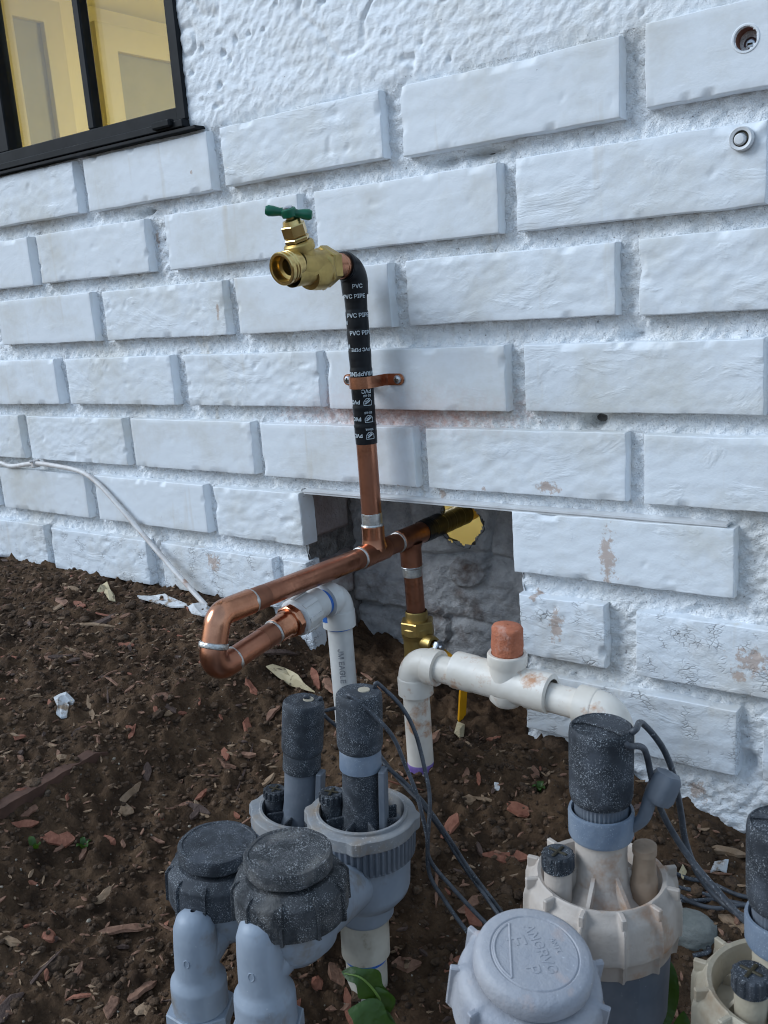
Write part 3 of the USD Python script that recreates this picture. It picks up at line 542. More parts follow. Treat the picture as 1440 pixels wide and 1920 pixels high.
prints = [wrap_text('PVC PIPE', .0042, view - .95, .4295, RT), wrap_text('PVC PIPE', .0042, view - .80, .4115, RT), wrap_text('PVC PIPE', .0040, view - 1.0, .4490, .0146),
          wrap_text('PVC PIPE', .0034, view - .75, .3945, RT, True), wrap_text('WRAPPING', .0042, view - 1.25, .3690, RT, True), wrap_text('PVC', .0040, view - .15, .3505, RT, True), wrap_text('PVC', .0040, view - .2, .459, .0146),
          wrap_text('M', .0040, view - 1.25, .398, RT), wrap_text('N', .0040, view - 1.3, .4225, RT)]
for q, z in enumerate((.3405, .3225, .3045)):
    prints.append(wrap_text('PVC', .0040, view - 1.22, z - .001, RT, True)); prints.append(wrap_text('10 mil', .0022, view - .02, z + .0062, RT, True))
    def stroke(P, w=.00032):      # a line drawn on the tape: P in metres right of and above the print's corner
        P = np.array(P); out = []
        for (x0, y0), (x1, y1) in zip(P[:-1], P[1:]):
            d = np.array([x1 - x0, y1 - y0]); d /= np.linalg.norm(d); nn = np.array([-d[1], d[0]]) * w; k5 = np.linspace(0, 1, 5)[:, None]
            L5 = np.array([x0, y0]) + k5 * np.array([x1 - x0, y1 - y0]); U = np.vstack([L5 + nn, L5 - nn]); aa = view + .02 + U[:, 0] / RT
            V = np.stack([PX + (RT + .0001) * np.cos(aa), -.0271 + (RT + .0001) * np.sin(aa), z - .0028 + U[:, 1]], 1); j = np.arange(4)
            out.append(trimesh.Trimesh(V, np.vstack([np.stack([j, j + 1, j + 6], 1), np.stack([j, j + 6, j + 5], 1)]), process=False))
        return cat_(*out)
    prints.append(cat_(stroke([(0, 0), (.0088, 0), (.0088, .0045), (.0062, .0072), (.0030, .0072), (0, .0040), (0, 0)]), stroke([(.0014, .0016), (.0070, .0050)], .0007), stroke([(.0014, .0036), (.0060, .0062)], .0004)))
for q in prints: part('tape_print', q, 'print_white', cw, False)

# ------------------------------------------------------------------ hose tap
D = np.array([0, -1., 0])
tp = thing('hose_tap', 'brass garden hose tap with green handle on top of the taped riser', 'tap', (PX, -.06, .48))
A0 = np.array([PX, -.045, .4818])
part('copper_nipple', cat_(cyl(A0 + [0, .004, 0], A0 + [0, -.0215, 0], .0124, 40), lathe([(.0124, 0), (.0130, .001), (.0124, .002)], A0 + [0, -.003, 0], D, 36)), 'copper_bright', tp)
part('sealant', lathe([(.0126, 0), (.0134, .0006), (.0126, .002)], A0 + [0, -.0175, 0], D, 36), 'primer_blue', tp, label='smear of blue thread sealant')
hx = A0 + [0, -.0205, 0]
SPD = unit([0, -1, -.10])
body0 = A0 + [0, -.0285, -.0005]
part('hex_shoulder', hexa(hx, hx + D * .013, .0205, 6, .0016, (0, 0, 1)), 'brass', tp, 25)
part('body', cat_(lathe([(.0165, 0), (.0178, .004), (.0172, .012), (.0150, .022), (.0135, .032), (.0130, .042), (.0132, .052)], body0, SPD, 40), lathe([(0, -.012), (.0135, -.007), (.0180, .001), (.0186, .008), (.0165, .016), (.0145, .022), (0, .024)], body0 + np.array([0, -.006, -.002]), unit([0, -1, -.25]), 36), tube(np.linspace(body0 + [0, -.008, 0], atX((527, 505), PX + .001) + [0, .0215, .004], 6), np.linspace(.0165, .0140, 6), 30), hexa(body0 + [0, -.001, -.001], body0 + [0, -.013, -.003], .0205, 6, .004, (0, 0, 1))), 'brass', tp, 60)
SP = atX((527, 505), PX + .001); MD = unit([-.05, -1, -.20])
part('outlet', lathe([(.0128, -.022), (.0138, -.016), (.0140, -.013), (.0155, -.0125), (.0155, -.0110), (.0145, -.0100), (.0155, -.0088), (.0155, -.0074), (.0145, -.0064), (.0156, -.0050), (.0158, -.001), (.0150, .0), (.0128, .0), (.0122, -.001), (.0118, -.010), (.0085, -.011), (.0085, -.022)], SP, MD, 44), 'brass_bright', tp, 35)
part('bore', lathe([(0, 0), (.0087, 0)], SP + MD * -.018, MD, 30), 'brass_dark', tp, False)
bz = unit([0, -.33, .94]); B0 = np.array([PX, -.104, .4860])
part('bonnet_neck', lathe([(.0145, -.012), (.0135, .0), (.0132, .010), (.0145, .012), (.0150, .0135), (.0150, .0185), (.0140, .0200), (.0118, .0210)], B0, bz, 40), 'brass', tp, 40)
part('packing_nut', cat_(hexa(B0 + bz * .021, B0 + bz * .0255, .0128, 6, .001), hexa(B0 + bz * .0262, B0 + bz * .0380, .0124, 6, .001), lathe([(.0095, 0), (.0085, .004), (.0050, .0052)], B0 + bz * .038, bz, 32)), 'brass_bright', tp, 25)
part('stem', cyl(B0 + bz * .038, B0 + bz * .0515, .0042, 24), 'brass', tp)
HCN = B0 + bz * .0490
hd = unit(RIGHT - .10 * UP)
prof = [(.001, -.0226), (.0038, -.0222), (.0052, -.0195), (.0050, -.015), (.0038, -.009), (.0042, -.006), (.0042, .006), (.0038, .009), (.0050, .015), (.0052, .0195), (.0038, .0222), (.001, .0226)]
hdl = part('handle', cat_(lathe(prof, HCN, hd, 24), lathe([(.004, -.0045), (.0072, -.0035), (.0080, 0), (.0072, .0035), (.0052, .0045)], HCN, bz, 28)), 'green_enamel', tp, 50, label='green enamelled cross handle')
part('handle_screw', lathe([(.0050, 0), (.0048, .0012), (.003, .0018), (0, .0019)], HCN + bz * .0042, bz, 24), 'zinc', hdl)

# ------------------------------------------------------------------ pipe strap
zs_ = .3615; st = thing('pipe_strap', 'copper two hole strap screwed over the taped riser', 'pipe clip', (PX, -.02, zs_))
ang = np.linspace(math.radians(180), math.radians(360), 24); r1 = .0130
pts = [(-.0385, -.0012), (-.0165, -.0012), (-.0142, -.006)] + [(r1 * math.cos(t), -.0265 + r1 * math.sin(t)) for t in ang] + [(.0142, -.006), (.0165, -.0012), (.0310, -.0012)]
pts = np.array(pts); tn = np.gradient(pts, axis=0); tn /= np.linalg.norm(tn, axis=1, keepdims=True); nr = np.stack([tn[:, 1], -tn[:, 0]], 1)
outer, inner = pts + nr * .0006, pts - nr * .0006; V = []
for q, w in ((outer, .0062), (outer, -.0062), (inner, -.0062), (inner, .0062)):
    V.append(np.stack([PX + q[:, 0], q[:, 1] - .001, np.full(len(q), zs_ + w) + .10 * q[:, 0] * 0], 1))
V = np.vstack(V); n = len(pts); F = []
for s in range(4):
    i = np.arange(n - 1); p, q = s * n, ((s + 1) % 4) * n; F += [np.stack([p + i, p + i + 1, q + i + 1], 1), np.stack([p + i, q + i + 1, q + i], 1)]
part('strap', cat_(trimesh.Trimesh(V, np.vstack(F), process=False), cyl((PX - .0385, -.0016, zs_), (PX - .0385, -.0030, zs_), .0062, 24, .0003), cyl((PX + .031, -.0016, zs_), (PX + .031, -.0030, zs_), .0062, 24, .0003)), 'copper_bright', st, 30)
for sx in (-.0375, .0295):
    sc = part('screw', lathe([(0, 0), (.0045, 0), (.0046, .001), (.0038, .0024), (.0015, .003), (0, .003)], (PX + sx, -.003, zs_), (0, -1, 0), 24), 'zinc', st)
    part('cross_slot', cat_(boxm(np.array((PX + sx - .0022, -.0064, zs_ - .0005)), np.array((PX + sx + .0022, -.0058, zs_ + .0005))), boxm(np.array((PX + sx - .0005, -.0065, zs_ - .0022)), np.array((PX + sx + .0005, -.0059, zs_ + .0022)))), 'brass_dark', sc, False)

# ------------------------------------------------------------------ brass ball valve in the recess
bv = thing('ball_valve', 'brass ball valve at the foot of the copper drop pipe inside the recess', 'valve', (PX, .045, .02))
bp = np.array([PX, .0445, 0])
part('body', cat_(lathe([(.0128, .082), (.0135, .080), (.0135, .066), (.0175, .0645), (.0195, .062), (.0195, .054)], bp, (0, 0, 1), 40), lathe([(.0195, .0535), (.0190, .050), (.0178, .047), (.0178, .030), (.0190, .020), (.0160, .012), (.0130, .010), (.0130, -.015)], bp, (0, 0, 1), 40)), 'brass', bv, 35)
part('top_lugs', cat_(hexa(bp + [0, 0, .0545], bp + [0, 0, .0705], .0212, 6)), 'brass', bv, 25)
sd = unit([.92, -.30, .02]); s0 = bp + [0, 0, .046]
part('stem_boss', lathe([(.0105, .010), (.0100, .026), (.0090, .030), (.0060, .0305)], s0, sd, 30), 'brass', bv)
nut = part('nut', cat_(hexa(s0 + sd * .036, s0 + sd * .043, .0075, 6), cyl(s0 + sd * .03, s0 + sd * .047, .0036, 20)), 'zinc', bv, 25)
h0 = s0 + sd * .034; h1 = atY((866, 1366), .0)
L = np.linspace(0, 1, 14)[:, None]; h1 = atY((865, 1362), .012); hm = atY((868, 1262), .022); lp_ = catmull([h0, h0 * .35 + hm * .65 + [0, 0, .004], hm, h1], 12); sa_ = np.r_[0, np.cumsum(np.linalg.norm(np.diff(lp_, axis=0), axis=1))]; ctr = np.stack([np.interp(L[:, 0] * sa_[-1], sa_, lp_[:, k_]) for k_ in range(3)], 1); wv = unit(np.cross(h1 - hm, sd)); w = np.where(L[:, 0] < .3, .0055, .0050)
Vv = np.vstack([ctr + wv * w[:, None] + sd * .0014, ctr - wv * w[:, None] + sd * .0014, ctr - wv * w[:, None] - sd * .0014, ctr + wv * w[:, None] - sd * .0014]); F = []
for s in range(4):
    i = np.arange(13); p, q = s * 14, ((s + 1) % 4) * 14; F += [np.stack([p + i, p + i + 1, q + i + 1], 1), np.stack([p + i, q + i + 1, q + i], 1)]
F.append(np.array([[13, 27, 41], [13, 41, 55]]))
part('lever', trimesh.Trimesh(Vv, np.vstack(F), process=False), 'yellow_vinyl', bv, 30, label='yellow vinyl covered lever hanging down')
part('lower_pipe', cyl(bp + [0, 0, .0], bp + [.004, -.004, -.12], RP, 32), 'copper', bv)

# ------------------------------------------------------------------ grey PVC leg under the copper loop
pg = thing('grey_pipe', 'grey white PVC pipe and elbow joined to the lower copper pipe, going into the soil', 'pipe', (PX, -.1, 0))
J0 = AD + v * .031; PE = np.array([PX, -.0985, .1460])
part('female_adapter', cat_(lathe([(.0150, 0), (.0185, .0006), (.0195, .002), (.0195, .022), (.0180, .0235), (.0165, .024), (.0162, .040)], J0, v, 40), *[boxm(np.array([-.0022, -.0205, .002]), np.array([.0022, -.0185, .022])).apply_transform(np.vstack([np.c_[basis(v) @ np.array([[math.cos(t), -math.sin(t), 0], [math.sin(t), math.cos(t), 0], [0, 0, 1]]), J0], [0, 0, 0, 1]])) for t in np.arange(8) * np.pi / 4]), 'pvc_grey', pg, 30)
part('thread_tape', ring(J0 + v * .0006, v, .0165, .003, .0022), 'paint_flake', pg)
w2 = unit(PE - J0)
part('stub', cyl(J0 + w2 * .036, PE - w2 * .018, .0134, 36), 'pvc_grey', pg)
part('primer_ring', lathe([(.0134, 0), (.0137, .0003), (.0137, .0060), (.0134, .0063)], PE - w2 * .0265, w2, 36), 'primer_blue', pg)
part('elbow', cat_(tube(bend(PE - w2 * .0215, PE, PE + [0, 0, -.0345], .0150), np.r_[.0169, np.full(10, .0166), .0171], 36), lathe([(.0135, -.0003), (.0176, 0), (.0176, .014), (.0168, .0155)], PE - w2 * .022, w2, 36), lathe([(.0135, -.0003), (.0176, 0), (.0176, .017), (.0168, .0185)], PE + [0, 0, -.035], (0, 0, 1), 36)), 'pvc_grey', pg, 50)
dp = part('down_pipe', cyl(PE + [0, 0, -.030], (PX + .001, -.100, -.06), .01335, 36), 'pvc_grey', pg)
part('primer_smear', cat_(lathe([(.01345, 0), (.01355, .0015), (.01345, .003)], PE + [0, 0, -.0375], (0, 0, 1), 36), *[boxm(np.array((-.0035, -.0004, -.004)), np.array((.0035, .0004, .004))).apply_translation(PE + np.array([.0176 * math.cos(t), .0176 * math.sin(t), -.024 + .002 * math.sin(9 * t)])) for t in (view - .9,)]), 'primer_blue', pg)
def pipe_text(text, height, ctr, r, ztop, heading):
    m = meshkit.text_mesh(text, height, .0002, bold=True).subdivide().subdivide(); V = np.array(m.vertices); a = heading + (V[:, 1] - height / 2) / r; rr = r + V[:, 2]
    return trimesh.Trimesh(np.stack([ctr[0] + rr * np.cos(a), ctr[1] + rr * np.sin(a), ztop - V[:, 0]], 1), m.faces, process=False)
part('pipe_print', pipe_text('JM EAGLE', .0058, (PX + .0005, -.0992), .0134, .090, view - .05), 'print_grey', dp, False)

# ------------------------------------------------------------------ white PVC manifold to the right
wp = thing('white_pipe', 'dirty white PVC pipe run with elbows and a tee, standing in front of the recess', 'pipe', (.2, -.115, 0))
Q0 = atY((776, 1241), -.115); Q1 = atY((1062, 1312), -.115); Q2 = atY((1150, 1338), -.115); ax = unit(Q2 - Q0); TC = atY((951, 1280), -.115)
part('down_pipe', cyl(Q0 + [0, 0, -.02], [Q0[0], Q0[1], -.08], .01335, 36), 'pvc_white', wp)
gz = float(ground(Q0[0], Q0[1] - .012, False))
part('primer_band', lathe([(.0134, 0), (.0137, .0004), (.0137, .0075), (.0134, .0079)], [Q0[0], Q0[1], gz - .001], (0, 0, 1), 36), 'primer_purple', wp)
part('elbow', cat_(tube(bend(Q0 + [0, 0, -.030], Q0, Q0 + ax * .028, .0158), .0167, 36), lathe([(.0135, -.0004), (.0176, 0), (.0176, .017), (.0166, .0185)], Q0 + [0, 0, -.033], (0, 0, 1), 36), lathe([(.0135, -.0004), (.0178, 0), (.0178, .012), (.0166, .0135)], Q0 + ax * .0295, -ax, 36)), 'pvc_white', wp, 50)
part('pipe', cyl(Q0 + ax * .026, Q2 + ax * -.02, .01335, 36), 'pvc_white', wp)
up = unit(np.array([0, 0, 1]) - ax[2] * ax)
La = np.linalg.norm(atY((855, 1251), -.115) - TC); Lb = np.linalg.norm(atY((1034, 1305), -.115) - TC)
part('tee', cat_(lathe([(.0136, -.0004), (.0178, 0), (.0180, .002), (.0178, .020), (.0172, .0225), (.0176, La - .004), (.0182, La), (.0176, La + .012), (.0172, La + Lb - .024), (.0182, La + Lb - .0225), (.0182, La + Lb - .001), (.0136, La + Lb)], TC - ax * La, ax, 44), lathe([(.0172, .004), (.0168, .017), (.0186, .0195), (.0186, .0285), (.0176, .0300), (.0150, .0300)], TC, up, 40), lathe([(.004, .0), (.012, .001), (.0165, .006), (.0178, .014)], TC - up * .022, up, 32)), 'pvc_white', wp, 40)
part('plug', lathe([(.0135, .0), (.0142, .010), (.0138, .022), (.0140, .0265), (.0125, .0290), (.006, .0300), (0, .0300)], TC + up * .0275, up, 36, wob=lambda a, h: .0008 * np.sin(2 * a + 60 * h) + .0016 * np.exp(-((a - 5.6) / .5) ** 2)), 'terracotta', wp, 60, label='terracotta coloured plug stuck in the tee')
part('elbow', cat_(tube(bend(Q2 - ax * .030, Q2, Q2 + [0, 0, -.030], .0158), .0172, 36), lathe([(.0136, -.0004), (.0182, 0), (.0182, .015), (.0172, .0165)], Q2 - ax * .032, ax, 36), lathe([(.0136, -.0004), (.0182, 0), (.0182, .015), (.0172, .0165)], Q2 + [0, 0, -.034], (0, 0, 1), 36)), 'pvc_white', wp, 50)
part('down_pipe', cyl(Q2 + [0, 0, -.03], [Q2[0], Q2[1], -.16], .01335, 36), 'pvc_white', wp)

# ------------------------------------------------------------------ sprinkler valves
def frame(o, tilt_right, tilt_back=0., yaw=0.):
    z = unit(np.array([0, 0, 1]) + tilt_right * RIGHT + tilt_back * np.array([FWD[0], FWD[1], 0]))
    y = unit(np.array([math.sin(yaw), math.cos(yaw), 0])); y = unit(y - y @ z * z); x = np.cross(y, z)
    return np.asarray(o, float), np.stack([x, y, z], 1)
def px_of(p):
    q = np.asarray(p) - CAM; zf = q @ FWD; return np.array([720 + FPX * (q @ RIGHT) / zf, 960 - FPX * (q @ UP) / zf])
class Loc:
    def __init__(s, fr): s.o, s.B = fr
    def p(s, x, y, z): return s.o + s.B @ np.array([x, y, z], float)
    def d(s, x, y, z): return s.B @ np.array([x, y, z], float)
    def lathe(s, prof, at=(0, 0, 0), axis=(0, 0, 1), n=48, wob=None): return lathe(prof, s.p(*at), s.d(*axis), n, s.d(1, 0, 0) if abs(axis[0]) < .9 else s.d(0, 1, 0), wob)
    def box(s, lo, hi, rz=0., at=(0, 0, 0), bev=.0006):
        m = boxm(np.array(lo, float), np.array(hi, float), bev); V = np.array(m.vertices); c, t = math.cos(rz), math.sin(rz)
        V = np.stack([V[:, 0] * c - V[:, 1] * t, V[:, 0] * t + V[:, 1] * c, V[:, 2]], 1) + at
        return trimesh.Trimesh(V @ s.B.T + s.o, m.faces, process=False)
def rib_fn(r, amp, k, sharp=3, ph=0.): return lambda a: r + amp * np.clip(np.cos(k * a + ph) * sharp, -1, 1)

def grey_valve(label, ringpx, d, toppx, cappx, capd, outpx, outd, sol_mats, capmat, yaw, seam=False):
    o = dep(ringpx, d)
    best = min(np.linspace(-.35, .35, 141), key=lambda t: abs((lambda q, c: (q - c)[0] - (np.array(toppx) - c)[0] * (q - c)[1] / (np.array(toppx) - c)[1])(px_of(Loc(frame(o, t)).p(0, 0, .1)), np.array(ringpx, float))))
    f = Loc(frame(o, best, 0, yaw)); t = thing('sprinkler_valve', label, 'irrigation valve', f.p(0, 0, -.13))
    lug = np.array([2.15, 3.6, 5.25, .5])    # raised tabs round the nut
    def tabbed(r, extra=.004): return lambda a: r + extra * np.sum([np.clip(1.6 - 9 * np.abs((a - q + np.pi) % (2 * np.pi) - np.pi), 0, 1) for q in lug], 0)
    part('union_nut', f.lathe([(.0335, -.016), (.0337, -.0012), (.0342, .0), (.0362, .0), (.0367, -.0006), (.0368, -.0024), (tabbed(.0425, .002), -.0028), (tabbed(.0436, .003), -.0038), (tabbed(.0438, .003), -.0125), (tabbed(.0430, .003), -.0138)], n=240), 'grey_plastic_dusty', t, 35)
    part('nut_skirt', f.lathe([(.0430, -.0134), (rib_fn(.0426, .0009, 56), -.0146), (rib_fn(.0420, .0009, 56), -.0335), (.0420, -.0350), (.0380, -.0355)], n=448), 'dark_grey_plastic', t, 30)
    part('body', f.lathe([(.0385, -.033), (.0388, -.037), (.0382, -.064), (.0368, -.069), (.0310, -.0765), (.0262, -.079), (.0250, -.080), (.0245, -.092), (.0215, -.096)], n=56), 'grey_plastic', t, 40)
    part('bonnet', f.lathe([(.0, -.0145), (.0200, -.0145), (.0300, -.0165), (.0337, -.0150)], n=56), 'dark_grey_plastic', t, 40)
    part('bonnet_rib', cat_(*[f.box((.014, -.0011, -.014), (.0300, .0011, -.003), q) for q in np.arange(8) * np.pi / 4 + .2]), 'black_plastic', t, False)
    part('tower', f.lathe([(.0185, -.015), (.0160, -.006), (.0150, .004), (.0150, .0365), (.0158, .0375)], n=44), sol_mats[2], t, 40)
    part('collar', f.lathe([(.0150, .0360), (.0166, .0365), (.0168, .0385), (.0165, .0520), (.0158, .0528)], n=44), sol_mats[1], t, 40)
    so = part('solenoid', f.lathe([(.0150, .0520), (.0172, .0538), (.0182, .0575), (.0183, .0945), (.0178, .0985), (.0160, .1005), (.0155, .1002), (.006, .1008), (0, .1008)], n=48), sol_mats[0], t, 45)
    part('button', f.lathe([(.0048, 0), (.0046, .0008), (0, .0010)], (.002, .004, .1007), n=20), 'tan_plastic', so)
    part('bleed_screw', cat_(f.lathe([(.0088, -.014), (.0088, .0035), (.0100, .0040), (rib_fn(.0098, .0006, 14), .0050), (rib_fn(.0098, .0006, 14), .0105), (.0085, .0118), (.004, .0110), (0, .0108)], (-.0235, -.0085, 0), n=84)), 'black_plastic', t, 30)
    part('screw_slot', cat_(f.box((-.006, -.0010, .0116), (.006, .0010, .0124), .3, (-.0235, -.0085, 0)), f.box((-.006, -.0010, .01165), (.006, .0010, .01245), 1.87, (-.0235, -.0085, 0))), 'brass_dark', t, False)
    part('flow_stem', f.box((.0175, -.012, -.010), (.0225, .000, .040), .35), 'dark_grey_plastic', t, False)
    # supply riser
    rb = f.p(0, 0, -.096); dn = unit(f.d(0, 0, -1) + np.array([0, 0, -.6]))
    part('riser_pipe', cyl(rb, rb + dn * .16, .0172, 36), 'pvc_dirty', t)
    part('coupling', cat_(cyl(rb - dn * .004, rb + dn * .036, .0202, 36), boxm(np.array((-.004, -.004, 0)), np.array((.004, .004, .001))).apply_translation(rb)), 'pvc_dirty', t)
    part('primer_ring', lathe([(.0173, 0), (.0177, .0004), (.0177, .0035), (.0173, .0039)], rb + dn * .0362, dn, 36), 'primer_blue', t)
    # the anti-siphon half in front
    c = dep(cappx, capd); g = Loc(frame(c, best * .5, 0, yaw)); wobn = lambda a, h: .0003 * np.sin(5 * a + 90 * h)
    part('breaker_cap', g.lathe([(0, .0), (.0255, -.0003), (.0262, .0004), (.0285, .0002), (.0295, -.0014), (.0297, -.0090), (.0285, -.0108), (.0240, -.0112)], n=56, wob=lambda a, h: .0003 * np.sin(7 * a)), capmat, t, 40)
    part('cap_stem', g.lathe([(.0240, -.0105), (.0225, -.018)], n=40), 'black_plastic', t)
    part('breaker_nut', g.lathe([(.022, -.0145), (.0295, -.0140), (.0345, -.0165), (.0372, -.0195), (.0380, -.0215), (.0384, -.0400), (.0376, -.0424), (.0330, -.0432)], n=72, wob=wobn), capmat, t, 30)
    for q in (np.arange(10) + .35) * 2 * np.pi / 10:
        V = np.array([[.0335, -.0011, -.0155], [.0335, .0011, -.0155], [.0365, -.0011, -.0160], [.0365, .0011, -.0160], [.0398, -.0010, -.0205], [.0398, .0010, -.0205], [.0402, -.0010, -.0425], [.0402, .0010, -.0425], [.036, -.0012, -.0440], [.036, .0012, -.0440]])
        hull = trimesh.convex.convex_hull(V); Wv = np.array(hull.vertices); c_, s_ = math.cos(q), math.sin(q)
        part('nut_rib', trimesh.Trimesh(np.stack([Wv[:, 0] * c_ - Wv[:, 1] * s_, Wv[:, 0] * s_ + Wv[:, 1] * c_, Wv[:, 2]], 1) @ g.B.T + g.o, hull.faces, process=False), capmat, t, False)
    e = dep(outpx, outd); yv = unit(np.array([g.o[0] - o[0], g.o[1] - o[1], 0]))
    back = f.p(0, 0, -.058)
    part('link_chamber', cat_(tube(np.linspace(g.p(0, 0, -.058), back, 8), np.linspace(.0225, .020, 8), 36), g.lathe([(.0330, -.042), (.0325, -.050), (.0290, -.064), (.0200, -.074), (.004, -.078)], n=44), tube(np.linspace(g.p(0, 0, -.055), e + [0, 0, -.022], 6), np.linspace(.020, .0150, 6), 30)), 'grey_plastic', t, 50)
    ez = unit(np.array([0, 0, 1]) + best * .4 * RIGHT); vw = unit(CAM - e); vw = unit(vw - vw @ ez * ez - .4 * RIGHT)
    part('moulded_mark', tube(np.array([e - ez * .016 + vw * .0158 + (np.cross(ez, vw) * math.cos(q) + ez * math.sin(q) * 1.4) * .0021 for q in np.linspace(0, 2 * np.pi, 14)]), .0004, 6), 'grey_plastic', t, 60)
    part('outlet_elbow', lathe([(.002, .0165), (.008, .0155), (.0125, .0115), (.0150, .004), (.0156, -.006), (.0162, -.030), (.0172, -.0345), (.0200, -.0385), (.0204, -.042), (.0204, -.0600), (.0196, -.0615)], e, ez, 44), 'grey_plastic', t, 50)
    part('outlet_hex', hexa(e - ez * .0612, e - ez * .0745, .0255, 6, .001), 'grey_plastic', t, 25)
    part('outlet_pipe', cat_(lathe([(.019, -.0746), (.0205, -.0756), (.0205, -.110), (.0178, -.112), (.0178, -.20)], e, ez, 40)), 'pvc_dirty', t, 40)
    return f, t
V1, t1 = grey_valve('grey sprinkler valve set further back, its dark coil top left of its taller twin', (564, 1511), .83, (569, 1325), (408, 1578), .70, (365, 1745), .675, ('black_plastic', 'black_plastic', 'dark_grey_plastic'), 'black_plastic', .02)
V2, t2 = grey_valve('grey sprinkler valve with ribbed nut nearer the camera, wires rising from its coil', (678, 1516), .75, (673, 1300), (540, 1596), .62, (487, 1762), .605, ('black_plastic', 'blue_grey_plastic', 'black_plastic'), 'black_plastic_caked', -.02, True)

def beige_valve(label, ringpx, d, tilt, mats, cap=None, yaw=0., rings=12, bleed=(-.0155, -.0225), back=0.):
    o = dep(ringpx, d); f = Loc(frame(o, tilt, back, yaw)); t = thing('sprinkler_valve', label, 'irrigation valve', f.p(0, 0, -.13))
    m0, m1, m2 = mats
    lug = lambda r, amt: (lambda a: r + amt * np.exp(-((((a * rings / (2 * np.pi)) % 1) - .5) / .06) ** 2))
    part('union_nut', f.lathe([(.0335, -.016), (.0342, -.003), (.0350, .0), (lug(.0372, .0010), .0010), (lug(.0385, .002), -.0005), (lug(.0395, .0035), -.0040), (lug(.0420, .0040), -.0058), (lug(.0436, .0034), -.0100), (lug(.0442, .0032), -.0235), (lug(.0452, .0020), -.0255), (lug(.0450, .002), -.0285), (lug(.0425, .0030), -.0295), (lug(.0415, .0030), -.0405), (.0400, -.0415)], n=300), m0, t, 40)
    part('lug', cat_(*[f.box((.0380, -.0016, -.0060), (.0452, .0016, .0010), q) for q in (np.arange(rings) + .5) * 2 * np.pi / rings]), m0, t, False)
    part('body', f.lathe([(.0400, -.040), (.0405, -.044), (.0390, -.085), (.0350, -.096), (.0240, -.104), (.0220, -.105)], n=56), 'dark_grey_plastic', t, 40)
    part('bonnet', f.lathe([(.0120, .014), (.0165, -.004), (.0195, -.0105), (.0280, -.0150), (.0340, -.0165)], n=56), m0, t, 50)
    for q in np.arange(7) * 2 * np.pi / 7 - 1.35:
        V = np.array([[.012, -.0011, .010], [.012, .0011, .010], [.033, -.0011, -.0165], [.033, .0011, -.0165], [.012, -.0011, -.017], [.012, .0011, -.017], [.031, -.0011, -.0105], [.031, .0011, -.0105]])
        hull = trimesh.convex.convex_hull(V); W = np.array(hull.vertices); c, s = math.cos(q), math.sin(q)
        part('bonnet_rib', trimesh.Trimesh(np.stack([W[:, 0] * c - W[:, 1] * s, W[:, 0] * s + W[:, 1] * c, W[:, 2]], 1) @ f.B.T + f.o, hull.faces, process=False), m0, t, False)
    part('tower', f.lathe([(.0185, -.012), (.0160, -.002), (.0150, .014), (.0155, .0285)], n=44), m0, t, 40)
    part('collar', f.lathe([(.0150, .0255), (.0180, .0260), (.0188, .0280), (.0190, .0410), (.0185, .0428), (.0172, .0428), (.0168, .0415), (.0166, .0320), (.0150, .0315)], n=48), m1, t, 40)
    part('stem', f.lathe([(rib_fn(.0150, .0004, 40), .0315), (rib_fn(.0150, .0004, 40), .0475), (.0160, .0490)], n=160), 'dark_grey_plastic', t, 30)
    so = part('solenoid', f.lathe([(.0150, .0480), (.0172, .0494), (.0181, .0530), (.0183, .0570), (.0184, .0898), (.0178, .0938), (.0165, .0948), (.0158, .0941), (.0, .0953)], n=48), m2, t, 45)
    part('ridge', tube(catmull([f.p(-.0145, -.006, .0953), f.p(-.008, -.0035, .0961), f.p(.004, -.003, .0961), f.p(.016, -.004, .0951)], 6), .0012, 8), m2, so)
    part('bleed_post', f.lathe([(.0078, -.016), (.0082, .008), (.0070, .0095)], (*bleed, 0), n=28), m0, t, 40)
    part('bleed_screw', f.lathe([(.0075, .0085), (.0092, .0095), (rib_fn(.0092, .0004, 12), .0105), (rib_fn(.0092, .0004, 12), .0185), (.0082, .0198), (0, .0196)], (*bleed, 0), n=72), 'black_plastic', t, 30)
    part('screw_slot', cat_(f.box((-.0060, -.0010, .0196), (.0060, .0010, .0206), .0, (*bleed, 0)), f.box((-.0010, -.0060, .0197), (.0010, .0060, .0207), .0, (*bleed, 0))), 'brass_dark', t, False)
    part('flow_post', f.lathe([(.0085, -.016), (.0075, .0), (.0066, .002), (.0066, .017), (.0075, .0175), (.0075, .0215), (.0050, .0225), (0, .0222)], (.0225, .010, 0), n=28, wob=lambda a, h: .0006 * np.sin(2 * a + 200 * h)), 'brown_plastic', t, 40)
    part('riser_pipe', cyl(f.p(0, 0, -.10), f.p(0, 0, -.10) + np.array([0, 0, -.16]), .0172, 36), 'pvc_dirty', t)
    return f, t
V3, t3 = beige_valve('beige sprinkler valve with lugged collar and tall black coil in front of the wall', (1127, 1637), .555, .020, ('beige_plastic', 'blue_grey_plastic', 'black_plastic'), yaw=.1)
V4, t4 = beige_valve('tan sprinkler valve cut off by the right edge of the picture', (1468, 1850), .485, -.01, ('tan_plastic', 'blue_grey_plastic', 'black_plastic'), yaw=.2, bleed=(-.0060, -.0225))
